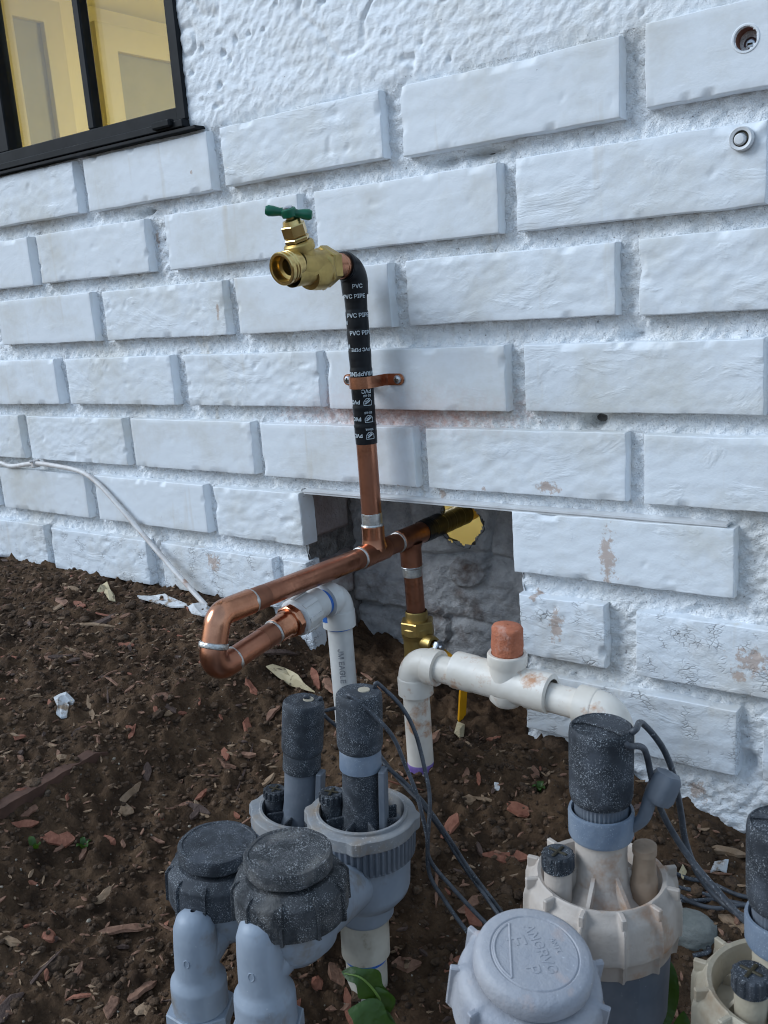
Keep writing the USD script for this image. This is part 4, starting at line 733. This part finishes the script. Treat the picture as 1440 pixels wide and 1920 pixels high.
# side lever of V3's collar
arm = catmull([V3.p(.016, .006, .033), V3.p(.022, .009, .040), V3.p(.025, .012, .053), V3.p(.027, .014, .058)], 6)
part('side_arm', tube(arm, np.linspace(.0034, .0046, len(arm)), 16), 'dark_grey_plastic', t3)
part('side_knob', V3.lathe([(0, -.010), (.0070, -.0095), (.0086, -.006), (.0086, .005), (.0070, .0085), (0, .0095)], (.0300, .017, .0585), (.25, .35, 1), 28, wob=lambda a, h: .0004 * np.cos(6 * a)), 'dark_grey_plastic', t3)
# V3's anti-siphon half: a big pale cap
c3 = dep((1003, 1786), .472); g3 = Loc(frame(c3, .13, -.22, .15))
part('breaker_cap', g3.lathe([(0, .0), (.0215, 0), (.0222, -.0006), (.0229, 0), (.0268, -.0003), (.0295, -.0022), (.0306, -.0062), (.0304, -.0105), (.0288, -.0135), (.0240, -.0142)], n=64), 'lilac_plastic', t3, 40, label='pale lilac grey cap with worn raised lettering')
CR = math.atan2(RIGHT[1], RIGHT[0]) + .15
def cap_map(x, y, z): c, q = math.cos(CR), math.sin(CR); return np.stack([x * c - y * q, x * q + y * c, z + 0 * x], -1) @ g3.B.T + g3.o
def cap_text(t, h, x, y, rot):
    m = meshkit.text_mesh(t, h, .00038, bold=True); V = np.array(m.vertices); c, q = math.cos(rot), math.sin(rot)
    return trimesh.Trimesh(cap_map(x + V[:, 0] * c - V[:, 1] * q, y + V[:, 0] * q + V[:, 1] * c, V[:, 2] - .0001), m.faces, process=False)
for args in (('ANGRVG', .0052, -.0040, .0165, -1.26), ('ANTI', .0026, .0085, .0090, -1.26), ('F', .0090, -.0140, .0090, -1.30), ('P', .0065, -.0060, -.0080, -1.30)):
    part('cap_lettering', cap_text(*args), 'lilac_plastic', t3, False)
ch = [(-.0205 * math.cos(q), .0205 * math.sin(q)) for q in np.linspace(-.85, 1.0, 18)]
part('cap_emblem', tube(cap_map(np.array([q[0] for q in ch + [ch[0]]]), np.array([q[1] for q in ch + [ch[0]]]), .0), .00055, 8), 'lilac_plastic', t3)
lob = lambda r: (lambda a: r + .0030 * np.exp(-((((a * 9 / (2 * np.pi)) % 1) - .5) / .07) ** 2))
part('breaker_nut', g3.lathe([(.024, -.0150), (.0300, -.0150), (lob(.0335), -.0158), (lob(.0362), -.0185), (lob(.0375), -.0230), (lob(.0380), -.0420), (lob(.0370), -.0450), (.030, -.0455)], n=252), 'lilac_plastic', t3, 45)
part('nut_lug', cat_(*[g3.box((.0330, -.0017, -.0430), (.0412, .0017, -.0165), (q + .5) * 2 * np.pi / 9) for q in range(9)]), 'lilac_plastic', t3, False)
part('link_chamber', cat_(tube(np.linspace(g3.p(0, 0, -.066), V3.p(0, 0, -.066), 8), .021, 32), g3.lathe([(.033, -.044), (.031, -.058), (.025, -.075), (.018, -.088), (.018, -.20)], n=40)), 'beige_plastic', t3, 50)
# wires: two to each coil
def wire(parent, pts, r=.00165): part('wire', tube(catmull(pts, 10), r, 10), 'wire_black', parent, 60)
def W(f, start, pts): return [f.p(*start[0]), f.p(*start[1])] + [dep((x, y), d) for x, y, d in pts]
wire(t2, W(V2, ((.006, .012, .0995), (.008, .012, .1050)), [(716, 1288, .735), (752, 1324, .735), (778, 1372, .735), (796, 1440, .735), (806, 1500, .73), (802, 1580, .73), (806, 1640, .73), (835, 1690, .725), (884, 1757, .715), (930, 1800, .71)]))
wire(t2, W(V2, ((-.002, -.012, .0995), (.004, -.014, .1025)), [(705, 1345, .712), (738, 1384, .712), (762, 1440, .72), (782, 1492, .72), (800, 1565, .725), (806, 1612, .73), (846, 1662, .73), (905, 1725, .72), (950, 1765, .71)]))
wire(t2, [dep((722, 1436, )[:2], .735), dep((760, 1468), .735), dep((800, 1512), .735), dep((842, 1572), .74), (lambda q: q)(dep((884, 1636), .745)), dep((930, 1696), .74), dep((960, 1740), .72)])
wire(t1, W(V1, ((-.002, .004, .0995), (.001, .002, .1040)), [(590, 1320, .815), (612, 1345, .815), (632, 1362, .82), (670, 1390, .82), (720, 1432, .80), (770, 1482, .78), (806, 1520, .76), (860, 1610, .755), (910, 1680, .74), (945, 1730, .72)]))
wire(t1, W(V1, ((.008, .010, .0995), (.011, .010, .1025)), [(604, 1332, .825), (640, 1330, .83), (680, 1372, .82), (735, 1446, .80), (800, 1520, .77), (850, 1590, .76), (925, 1690, .74)]))
wire(t3, W(V3, ((.0160, .004, .0925), (.0185, .006, .0955)), [(1204, 1356, .54), (1240, 1398, .545), (1262, 1450, .55), (1276, 1520, .555), (1286, 1580, .555), (1310, 1640, .55), (1352, 1690, .54), (1400, 1722, .525), (1450, 1740, .51)]), .0019)
wire(t3, W(V3, ((.0168, -.004, .0905), (.0190, -.003, .0890)), [(1208, 1405, .53), (1222, 1460, .535), (1236, 1510, .54), (1262, 1562, .54), (1300, 1618, .535), (1348, 1674, .525), (1392, 1722, .515), (1445, 1765, .505)]), .0019)

# ------------------------------------------------------------------ white cable down the wall
cb = thing('white_cable', 'thin dirty white cable clipped along the bricks and dropping to the soil', 'cable', (-.5, -.01, .2))
cp = [(-.95, .002, .232), (-.80, -.001, .233)] + [atY(q, y) for q, y in (((0, 868), -.001), ((22, 874), -.001), ((64, 869), -.004), ((100, 873), -.005), ((150, 884), -.005), ((182, 905), -.006), ((215, 940), -.008), ((262, 995), -.010), ((305, 1045), -.014), ((350, 1096), -.020), ((396, 1146), -.028), ((440, 1192), -.040), ((470, 1222), -.05))]
part('cable', tube(catmull(cp, 10), .0035, 14), 'cable_white', cb, 60)
ck = atY((64, 869), -.005)
part('cable_clip', cat_(boxm(ck + [-.004, -.004, -.006], ck + [.004, .008, .005], .001), cyl(ck + [.001, -.002, .004], ck + [.001, -.008, .004], .002, 12)), 'cable_white', cb)

# ------------------------------------------------------------------ wall fixings
an = thing('wall_anchor', 'white painted ring shaped wall anchor on a brick at the upper right', 'anchor', atY((1390, 260), 0))
q = atY((1390, 260), -.003)
part('ring', lathe([(.0062, 0), (.0064, .0022), (.0086, .0030), (.0094, .0018), (.0096, -.002)], q, (0, -1, 0), 36), 'white_metal', an)
part('pin', lathe([(0, .0042), (.0035, .0040), (.0046, .0025), (.0046, -.002)], q + [-.0006, 0, -.0006], (0, -1, 0), 28), 'white_metal', an)
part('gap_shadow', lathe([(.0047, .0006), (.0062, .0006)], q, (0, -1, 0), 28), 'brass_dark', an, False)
sc = SCREW
hl = thing('drilled_hole', 'round drilled hole with a sunk screw in the top right brick', 'screw', sc)
part('rim', lathe([(.0118, .0012), (.0104, -.0002), (.0092, -.0002), (.0087, .0008), (.0085, .003)], sc, (0, 1, 0), 36), 'painted_brick', hl)
part('sleeve', lathe([(.0085, .003), (.0083, .012), (.0083, .022)], sc, (0, 1, 0), 36), 'raw_brick', hl)
part('hole_bottom', lathe([(0, .0), (.0088, .0)], sc + [0, .020, 0], (0, -1, 0), 30), 'raw_brick', hl, False)
part('screw_head', lathe([(0, .0012), (.0028, .0013), (.0042, .0009), (.0052, .0)], sc + [.000, .0135, -.002], (0, -1, 0), 24), 'zinc', hl)
part('screw_slot', boxm(sc + [-.002, .0118, -.0027], sc + [.002, .0123, -.0013]), 'brass_dark', hl, False)

# ------------------------------------------------------------------ litter on the soil
def rot3(rz, rx, ry):
    return trimesh.transformations.euler_matrix(rx, ry, rz, 'sxyz')[:3, :3]
def chip(L, wd, th, r):
    n = 5; t = np.linspace(-1, 1, n); prof = np.clip(1 - np.abs(t) ** r.uniform(3, 26), .22, 1) * r.uniform(.75, 1.1, n)
    cy, cz = r.uniform(-.12, .12, n) * wd, r.uniform(-.2, .2) * L * (t ** 2) * .5
    V = []
    for i in range(n):
        w, h = wd * prof[i] / 2, th / 2 * (.6 + .4 * prof[i]); x = t[i] * L / 2
        V += [[x + r.uniform(-.08, .08) * wd, cy[i] - w, cz[i] - h], [x + r.uniform(-.08, .08) * wd, cy[i] + w, cz[i] - h * r.uniform(.5, 1)], [x, cy[i] + w * r.uniform(.6, 1), cz[i] + h], [x, cy[i] - w * r.uniform(.6, 1), cz[i] + h * r.uniform(.5, 1)]]
    F = []
    for i in range(n - 1):
        for s in range(4): p, q = i * 4 + s, i * 4 + (s + 1) % 4; F += [[p, q, q + 4], [p, q + 4, p + 4]]
    F += [[0, 2, 1], [0, 3, 2], [4 * n - 4, 4 * n - 3, 4 * n - 2], [4 * n - 4, 4 * n - 2, 4 * n - 1]]
    return np.array(V), np.array(F)
def lay(p, L, wd, th, rz, mat, label, group=None, name='wood_chip', cat='wood chip', r=rng, pitch=None):
    V, F = chip(L, wd, th, r); e = .01
    gx_, gy_ = (ground(p[0] + e, p[1], False) - ground(p[0] - e, p[1], False)) / (2 * e), (ground(p[0], p[1] + e, False) - ground(p[0], p[1] - e, False)) / (2 * e)
    B = basis((-gx_, -gy_, 1), (math.cos(rz), math.sin(rz), 0)); V = V @ rot3(0, r.uniform(-.35, .35), pitch if pitch is not None else r.uniform(-.22, .22)).T
    V = V @ B.T + p; zg = ground(V[:, 0], V[:, 1]); V[:, 2] += np.percentile(zg - V[:, 2], 62) + .0004
    return solo(name, trimesh.Trimesh(V, F, process=False), mat, label, cat, group, smooth=False)
GR, GT, GD = 'red brown bark chips strewn on the soil', 'pale tan wood splinters strewn on the soil', 'dark brown bark chips strewn on the soil'
MARKS = {'the white cable end': (-.25, -.06), 'the copper bend': (-.05, -.24), 'the torn white paint flake': on_ground((122, 1330))[:2], 'the sunk board': on_ground((80, 1475))[:2], 'the crooked tan splinters': on_ground((238, 1510))[:2], 'the spotted beige leaf': on_ground((540, 1285))[:2],
         'the left outlet pipe': on_ground((250, 1780))[:2], 'the lower left corner': on_ground((60, 1850))[:2], 'the white primer ringed pipe': (.122, -.10), 'the beige valve': (.40, -.22), 'the brown stone': on_ground((1045, 1405))[:2], 'the front riser pipe': (.26, -.36), 'the far left brick foot': (-.62, -.06), 'the hanging wires': on_ground((850, 1560))[:2], 'the left edge of the bed': on_ground((20, 1230))[:2]}
def chip_label(p, L, mat):
    near = min(MARKS, key=lambda k: np.hypot(p[0] - MARKS[k][0], p[1] - MARKS[k][1])); col = {'bark_red': 'red brown bark', 'bark_brown': 'dull brown bark', 'bark_tan': 'pale tan wood', 'bark_dark': 'dark bark'}[mat]
    return f"{'tiny' if L < .0105 else 'short' if L < .016 else 'middling' if L < .023 else 'long'} {col} chip on the soil near {near}"
LBL = {'bark_red': ('red brown bark chip lying on the dark soil', GR), 'bark_brown': ('red brown bark chip lying on the dark soil', GR), 'bark_tan': ('pale tan wood splinter lying on the dark soil', GT), 'bark_dark': ('dark brown bark chip lying on the dark soil', GD)}
def two(a, b, th, wd, mat, label=None, group=None, **kw):
    A, Bq = on_ground(a), on_ground(b); p = (A + Bq) / 2; L = np.linalg.norm(Bq - A)
    l = (label, None) if label else (chip_label(p, L, mat), LBL[mat][1])
    return lay(p, max(L, .01), wd * .85, th * .55, math.atan2(Bq[1] - A[1], Bq[0] - A[0]), mat, l[0], l[1], pitch=0., **kw)
two((132, 1172), (220, 1173), .004, .007, 'bark_tan', 'straight pale stick lying level on the soil left of the copper bend')
two((62, 1112), (92, 1090), .006, .011, 'bark_brown'); two((108, 1125), (125, 1140), .006, .018, 'bark_brown'); two((140, 1130), (158, 1140), .005, .016, 'bark_red')
two((0, 1198), (28, 1188), .004, .008, 'bark_tan'); two((215, 1212), (252, 1211), .004, .011, 'bark_red'); two((85, 1235), (110, 1240), .004, .010, 'bark_brown')
two((286, 1315), (320, 1318), .006, .016, 'bark_brown', 'squarish grey brown bark piece left of the copper bend'); two((310, 1352), (332, 1335), .004, .007, 'bark_tan'); two((167, 1312), (175, 1355), .004, .007, 'bark_tan')
two((222, 1530), (262, 1468), .004, .009, 'bark_tan', 'long tan splinter of the crooked pair in the middle of the soil'); two((228, 1515), (248, 1535), .005, .015, 'bark_tan', 'short tan block of the crooked pair in the middle of the soil')
two((365, 1508), (392, 1540), .004, .010, 'bark_tan', 'pale splinter pointing at the dark breaker cap'); two((20, 1545), (72, 1548), .005, .010, 'bark_red', 'orange brown splinter below the end of the sunk board'); two((42, 1538), (76, 1515), .004, .010, 'bark_brown')
two((80, 1572), (140, 1590), .006, .017, 'bark_red', 'dark red flake of bark beside the green seedling'); two((175, 1760), (285, 1742), .005, .014, 'bark_brown', 'long brown splinter lying flat in the lower left soil'); two((177, 1705), (210, 1675), .005, .012, 'bark_tan')
two((82, 1770), (104, 1758), .006, .016, 'bark_red'); two((240, 1880), (292, 1842), .006, .015, 'bark_brown'); two((200, 1915), (222, 1868), .006, .012, 'bark_brown'); two((255, 1895), (294, 1900), .006, .018, 'bark_tan'); two((0, 1880), (32, 1908), .006, .016, 'bark_brown')
two((905, 1610), (992, 1612), .006, .014, 'bark_red', 'long red bark chip left of the beige valve'); two((866, 1496), (892, 1497), .007, .012, 'bark_tan', 'pale stubby chip on the soil below the white tee'); two((930, 1475), (934, 1488), .005, .007, 'paint_flake', 'small white paint chip below the white tee')
two((1325, 1590), (1400, 1612), .008, .010, 'bark_tan', 'pinkish tan stick beside the cut off right valve'); two((868, 1700), (900, 1745), .005, .014, 'bark_red'); two((860, 1720), (906, 1690), .004, .016, 'bark_brown'); two((735, 1812), (790, 1815), .008, .014, 'bark_brown', 'blunt brown chip right of the front riser pipe')
two((620, 1812), (642, 1858), .005, .014, 'bark_brown'); two((586, 1860), (606, 1850), .005, .014, 'bark_red'); two((500, 1355), (525, 1325), .005, .010, 'bark_brown'); two((446, 1490), (470, 1400), .002, .003, 'bark_dark'); two((608, 1270), (628, 1310), .008, .013, 'bark_brown'); two((585, 1260), (600, 1295), .008, .012, 'bark_red')
two((560, 1245), (470, 1228), .008, .009, 'bark_dark', 'dark twig on the soil under the lower copper pipe'); two((420, 1405), (424, 1432), .006, .010, 'bark_red'); two((1000, 1440), (1010, 1475), .004, .012, 'bark_brown'); two((955, 1500), (990, 1530), .005, .020, 'bark_red')
# the rest of the chips, strewn at random over the dug bed
def strew(n, seed, keep_out=True):
    r = np.random.default_rng(seed); out = []
    while len(out) < n:
        x, y = r.uniform(-.86, .58), r.uniform(-.62, -.006)
        q = np.array([x, y, float(ground(x, y, False))]); u = px_of(q)
        if u[0] < -40 or u[0] > 1480 or u[1] > 1990: continue
        out.append((q, r))
    return out
for q, r in strew(225, 5):
    s = r.uniform(0, 1); L = .008 + .026 * s ** 2.2; mat = r.choice(['bark_red', 'bark_brown', 'bark_tan', 'bark_dark'], p=[.32, .32, .18, .18])
    lb = (chip_label(q, L, mat), LBL[mat][1]); lay(q, L, L * r.uniform(.12, .36) + .0015, r.uniform(.002, .0045), r.uniform(0, 6.28), mat, lb[0], lb[1], r=r)
for q, r in strew(34, 31):
    L = r.uniform(.022, .050); mat = r.choice(['bark_brown', 'bark_tan', 'bark_dark', 'bark_red']); lay(q, L, r.uniform(.0016, .0034), .0018, r.uniform(0, 6.28), mat, chip_label(q, L, mat).replace('long', 'thin').replace(' chip', ' twig'), 'thin twigs strewn on the soil', 'twig', 'twig', r=r)
# uncountable crumbs: clods of earth, fine splinters, grit
ico1, ico2 = trimesh.creation.icosphere(1), trimesh.creation.icosphere(2)
def clods(n, seed, lo, hi, base, power, squash=.75, spread=None):
    r = np.random.default_rng(seed); V0, F0 = np.array(base.vertices), np.array(base.faces); Vs, Fs, m = [], [], 0
    shapes = []
    for k in range(9):
        dlt = 1 + 1.1 * (fbm(V0 * 1.9 + k * 9.37 + seed, 3, k) - .5) + .45 * (noise(V0 * 4.3 + k, 77) - .5); shapes.append(V0 * dlt[:, None] * r.uniform(.75, 1.2, 3))
    for q, r2 in strew(n, seed):
        s = lo + (hi - lo) * r2.uniform() ** power; V = shapes[r2.integers(9)] @ rot3(r2.uniform(0, 6), r2.uniform(0, 6), r2.uniform(0, 6)).T * s; V[:, 2] *= squash
        z = float(ground(q[0], q[1])); Vs.append(V + [q[0], q[1], z + s * .05]); Fs.append(F0 + m); m += len(V0)
    return trimesh.Trimesh(np.vstack(Vs), np.vstack(Fs), process=False)
solo('soil_clods', cat_(clods(9000, 11, .0009, .0034, ico1, 2.0), clods(260, 12, .003, .0085, ico2, 3.0)), 'clod', 'crumbled clods of dark earth lying over the bed', 'soil', kind='stuff', smooth=True)
solo('grit', clods(260, 13, .0006, .0019, ico1, 2.5), 'pebble', 'pale grit and tiny stones scattered in the earth', 'grit', kind='stuff', smooth=True)
def splinters(n, seed):
    Vs, Fs, m = [], [], 0
    for q, r in strew(n, seed):
        L = r.uniform(.003, .011); V, F = chip(L, L * r.uniform(.12, .4), .0012, r); V = V @ rot3(r.uniform(0, 6.28), r.uniform(-.3, .3), r.uniform(-.3, .3)).T + [q[0], q[1], float(ground(q[0], q[1])) + .001]; Vs.append(V); Fs.append(F + m); m += len(V)
    return trimesh.Trimesh(np.vstack(Vs), np.vstack(Fs), process=False)
solo('mulch_crumbs', splinters(900, 14), 'bark_brown', 'tiny red brown crumbs of bark scattered in the earth', 'mulch', kind='stuff', smooth=False)
solo('mulch_crumbs', splinters(650, 15), 'bark_tan', 'tiny straw coloured crumbs of wood scattered in the earth', 'mulch', kind='stuff', smooth=False)
def flat(pxs, mat, label, cat, name, lift=.002, th=.0016, curl=.002):
    P3 = np.array([on_ground(q) for q in pxs]); c = P3.mean(0); n = len(P3); hz = lambda v: ground(v[:, 0], v[:, 1])
    top, mid, bot = P3.copy(), c + (P3 - c) * .55, P3.copy(); top[:, 2] = np.maximum(hz(top), top[:, 2]) + lift; mid[:, 2] = np.maximum(hz(mid), mid[:, 2]) + lift + curl; bot = top - [0, 0, th]
    V = np.vstack([top, mid, [c + [0, 0, lift + curl * 1.2]], bot]); F = []
    for i in range(n):
        j = (i + 1) % n; F += [[i, j, n + j], [i, n + j, n + i], [n + i, n + j, 2 * n], [2 * n + 1 + j, i, 2 * n + 1 + i], [2 * n + 1 + j, j, i]]
    m = trimesh.Trimesh(V, np.array(F), process=False)
    return solo(name, m, mat, label, cat, smooth=30)
flat([(103, 1322), (112, 1310), (126, 1309), (140, 1319), (142, 1328), (138, 1333), (128, 1330), (125, 1336), (133, 1344), (126, 1350), (115, 1349), (106, 1344), (110, 1337)], 'paint_flake', 'torn round white paint flake lying on the soil at the left', 'paint flake', 'paint_flake', .003, .002, .003)
flat([(258, 1120), (285, 1124), (318, 1131), (351, 1136), (352, 1142), (322, 1141), (288, 1134), (262, 1128)], 'paint_flake', 'long strip of white paint on the soil at the foot of the wall', 'paint flake', 'paint_flake', .003, .002, .002)
flat([(352, 1143), (375, 1138), (398, 1147), (402, 1162), (380, 1160), (360, 1153)], 'paint_flake', 'white paint scrap on the soil behind the upper copper bend', 'paint flake', 'paint_flake', .003, .002, .003)
flat([(183, 1118), (192, 1101), (205, 1104), (216, 1122), (217, 1132), (206, 1130), (196, 1117)], 'dry_leaf', 'curled pale leaf on the soil below the second brick course', 'dry leaf', 'dry_leaf', .004, .0012, .005)
flat([(500, 1262), (512, 1256), (535, 1264), (558, 1280), (575, 1298), (592, 1312), (575, 1306), (545, 1296), (522, 1282)], 'dry_leaf', 'large spotted beige leaf lying behind the two dark coils', 'dry leaf', 'dry_leaf', .006, .0012, .004)
flat([(1272, 1652), (1280, 1634), (1288, 1648), (1281, 1668)], 'dry_leaf', 'small cream leaf right of the beige valve', 'dry leaf', 'dry_leaf', .006, .001, .002)
flat([(1332, 1640), (1340, 1622), (1352, 1622), (1356, 1630), (1366, 1626), (1362, 1642), (1350, 1640)], 'paint_flake', 'jagged white paint crumb left of the cut off right valve', 'paint flake', 'paint_flake', .004, .002, .002)
flat([(852, 1380), (858, 1362), (872, 1364), (870, 1386), (862, 1392)], 'dry_leaf', 'pale leaf under the yellow lever', 'dry leaf', 'dry_leaf', .004, .001, .002)
# sunk board edge at the left
A, Bq = on_ground((-40, 1546)), on_ground((196, 1408)); dv = Bq - A; nrm = unit(np.cross(dv, [0, 0, 1]))
n = 30; tt = np.linspace(0, 1, n)[:, None]; c = A + dv * tt; jit = np.stack([0 * tt[:, 0], 0 * tt[:, 0], .0015 * (noise(np.c_[tt * 30, tt * 0, tt * 0], 5) - .5) - .006 * np.clip(tt[:, 0] - .9, 0, 1) * 10], 1)
Vv = np.vstack([c + nrm * s * .0065 + [0, 0, h] + jit for s, h in ((1, .0065), (-1, .0075), (-1, -.03), (1, -.03))]); F = []
for s in range(4):
    i = np.arange(n - 1); p, q = s * n, ((s + 1) % 4) * n; F += [np.stack([p + i, p + i + 1, q + i + 1], 1), np.stack([p + i, q + i + 1, q + i], 1)]
F.append(np.array([[n - 1, 2 * n - 1, 3 * n - 1], [n - 1, 3 * n - 1, 4 * n - 1]]))
solo('edging_board', trimesh.Trimesh(Vv, np.vstack(F), process=False), 'rotten_timber', 'dark reddish edge of a board sunk in the soil at the left', 'board', smooth=30)
# stones
def stone(px, s, mat, label, seed, squash=.6):
    V0 = np.array(trimesh.creation.icosphere(3).vertices); F0 = trimesh.creation.icosphere(3).faces; q = on_ground(px)
    V = V0 * (1 + .5 * (fbm(V0 * 1.2 + seed, 3, seed) - .5))[:, None] * s * [1, .8, squash]; return solo('stone', trimesh.Trimesh(V + q, F0, process=False), mat, label, 'stone', smooth=True)
stone((1290, 1745), .026, 'grey_stone', 'grey green stone between the beige and the tan valve', 3)
stone((1045, 1400), .022, 'clod', 'brown lump of earth and stone under the white pipe elbow', 5, .7)
stone((900, 1790), .020, 'clod', 'brown clod left of the pale lilac cap', 8, .7)
# coil of spare wire on the ground at the right
cw2 = thing('spare_wire', 'loose black wires lying in loops on the soil between the beige and tan valves', 'wire', on_ground((1330, 1690)))
for k, pts in enumerate((((1262, 1668), (1310, 1680), (1350, 1694), (1400, 1704), (1440, 1716)), ((1255, 1700), (1300, 1702), (1350, 1700), (1400, 1712)), ((1262, 1690), (1300, 1712), (1345, 1722), (1390, 1716), (1420, 1722)), ((1262, 1722), (1290, 1742), (1310, 1768), (1330, 1790), (1300, 1800)), ((1265, 1650), (1290, 1660), (1330, 1668), (1380, 1690), (1425, 1700)))):
    P3 = [on_ground(q, .004 + .003 * (k % 3)) for q in pts]; part('wire', tube(catmull(P3, 8), .0019, 10), 'wire_black', cw2, 60)

# ------------------------------------------------------------------ plants
def leaf(spine, width, normal, lobes=0, n=26, m=7, fold=.25):
    S = catmull(spine, max(4, n // (len(spine) - 1))); t = np.linspace(0, 1, len(S)); T = np.gradient(S, axis=0); T /= np.linalg.norm(T, axis=1, keepdims=True)
    w = width * np.sin(np.pi * np.clip(t * .97 + .03, 0, 1) ** .8) ** .8 * (1 + .22 * np.sin(lobes * np.pi * t) if lobes else 1); V = []
    for i in range(len(S)):
        side = unit(np.cross(T[i], normal)); nr = np.cross(side, T[i])
        for s in np.linspace(-1, 1, m): V.append(S[i] + side * w[i] * s + nr * (fold * w[i] * abs(s) ** 1.3 + .08 * w[i] * math.sin(9 * t[i] + 3 * s)))
    a, b, c, d = grid_faces(len(S), m); return trimesh.Trimesh(np.array(V), np.vstack([np.stack([a, b, c], 1), np.stack([a, c, d], 1)]), process=False)
VN = unit(-FWD + np.array([0, 0, .8]))
wd = thing('weed', 'green weed with lobed leaves in front of the front riser pipe', 'plant', dep((760, 1960), .60))
part('stem', tube(catmull([dep((770, 1975), .60), dep((728, 1905), .60), (dep((700, 1850), .60)), dep((672, 1828), .60)], 8), np.linspace(.0022, .0009, 25), 10), 'green_leaf', wd, 60)
part('midrib', tube(catmull([dep((722, 1892), .600), dep((702, 1858), .595), dep((676, 1833), .593), dep((645, 1825), .597)], 8), np.linspace(.0010, .0004, 25), 8), 'leaf_vein', wd, 60)
part('leaf', leaf([dep((722, 1892), .602), dep((702, 1858), .597), dep((675, 1832), .595), dep((640, 1822), .60)], .0085, VN, 5, fold=.06), 'green_leaf', wd, True)
part('leaf', leaf([dep((755, 1985), .59), dep((715, 1940), .588), dep((680, 1905), .588), dep((652, 1894), .59)], .0125, VN, 4, fold=.05), 'green_leaf', wd, True)
part('leaf', leaf([dep((728, 1900), .60), (dep((718, 1872), .597)), dep((704, 1850), .597)], .006, VN, 2, fold=.05), 'green_leaf', wd, True)
w3 = thing('weed', 'long green blades growing behind the body of the beige valve', 'plant', on_ground((1230, 1900)))
part('leaf', leaf([dep((1215, 1960), .60), dep((1232, 1880), .60), dep((1238, 1820), .60), dep((1232, 1780), .605)], .012, VN, 0), 'green_leaf', w3, True)
part('leaf', leaf([dep((1190, 1960), .61), dep((1205, 1900), .61), dep((1222, 1850), .61)], .010, VN, 0), 'green_leaf', w3, True)
part('leaf', leaf([dep((1270, 1960), .60), dep((1278, 1925), .60), dep((1282, 1895), .60)], .006, VN, 0), 'green_leaf', w3, True)
def seedling(px, label, s, k, seed):
    r = np.random.default_rng(seed); o = on_ground(px); t = thing('seedling', label, 'plant', o)
    for i in range(k):
        a = 6.28 * i / k + r.uniform(-.4, .4); e = o + np.array([math.cos(a) * s, math.sin(a) * s, s * r.uniform(.5, 1.1)]); mdl = (o + e) / 2 + [0, 0, s * .35]
        part('leaf', leaf([o + [0, 0, -.002], mdl, e], s * .30, np.array([0, 0, 1.]), 0, 12, 5), 'green_leaf', t, True)
seedling((66, 1598), 'single broad green seedling leaf in the lower left soil', .011, 2, 1)
seedling((158, 1592), 'tiny pale green seedling beside the dark red bark flake', .009, 5, 2)
seedling((1012, 1482), 'tiny green sprout on the soil below the white tee', .008, 5, 3)
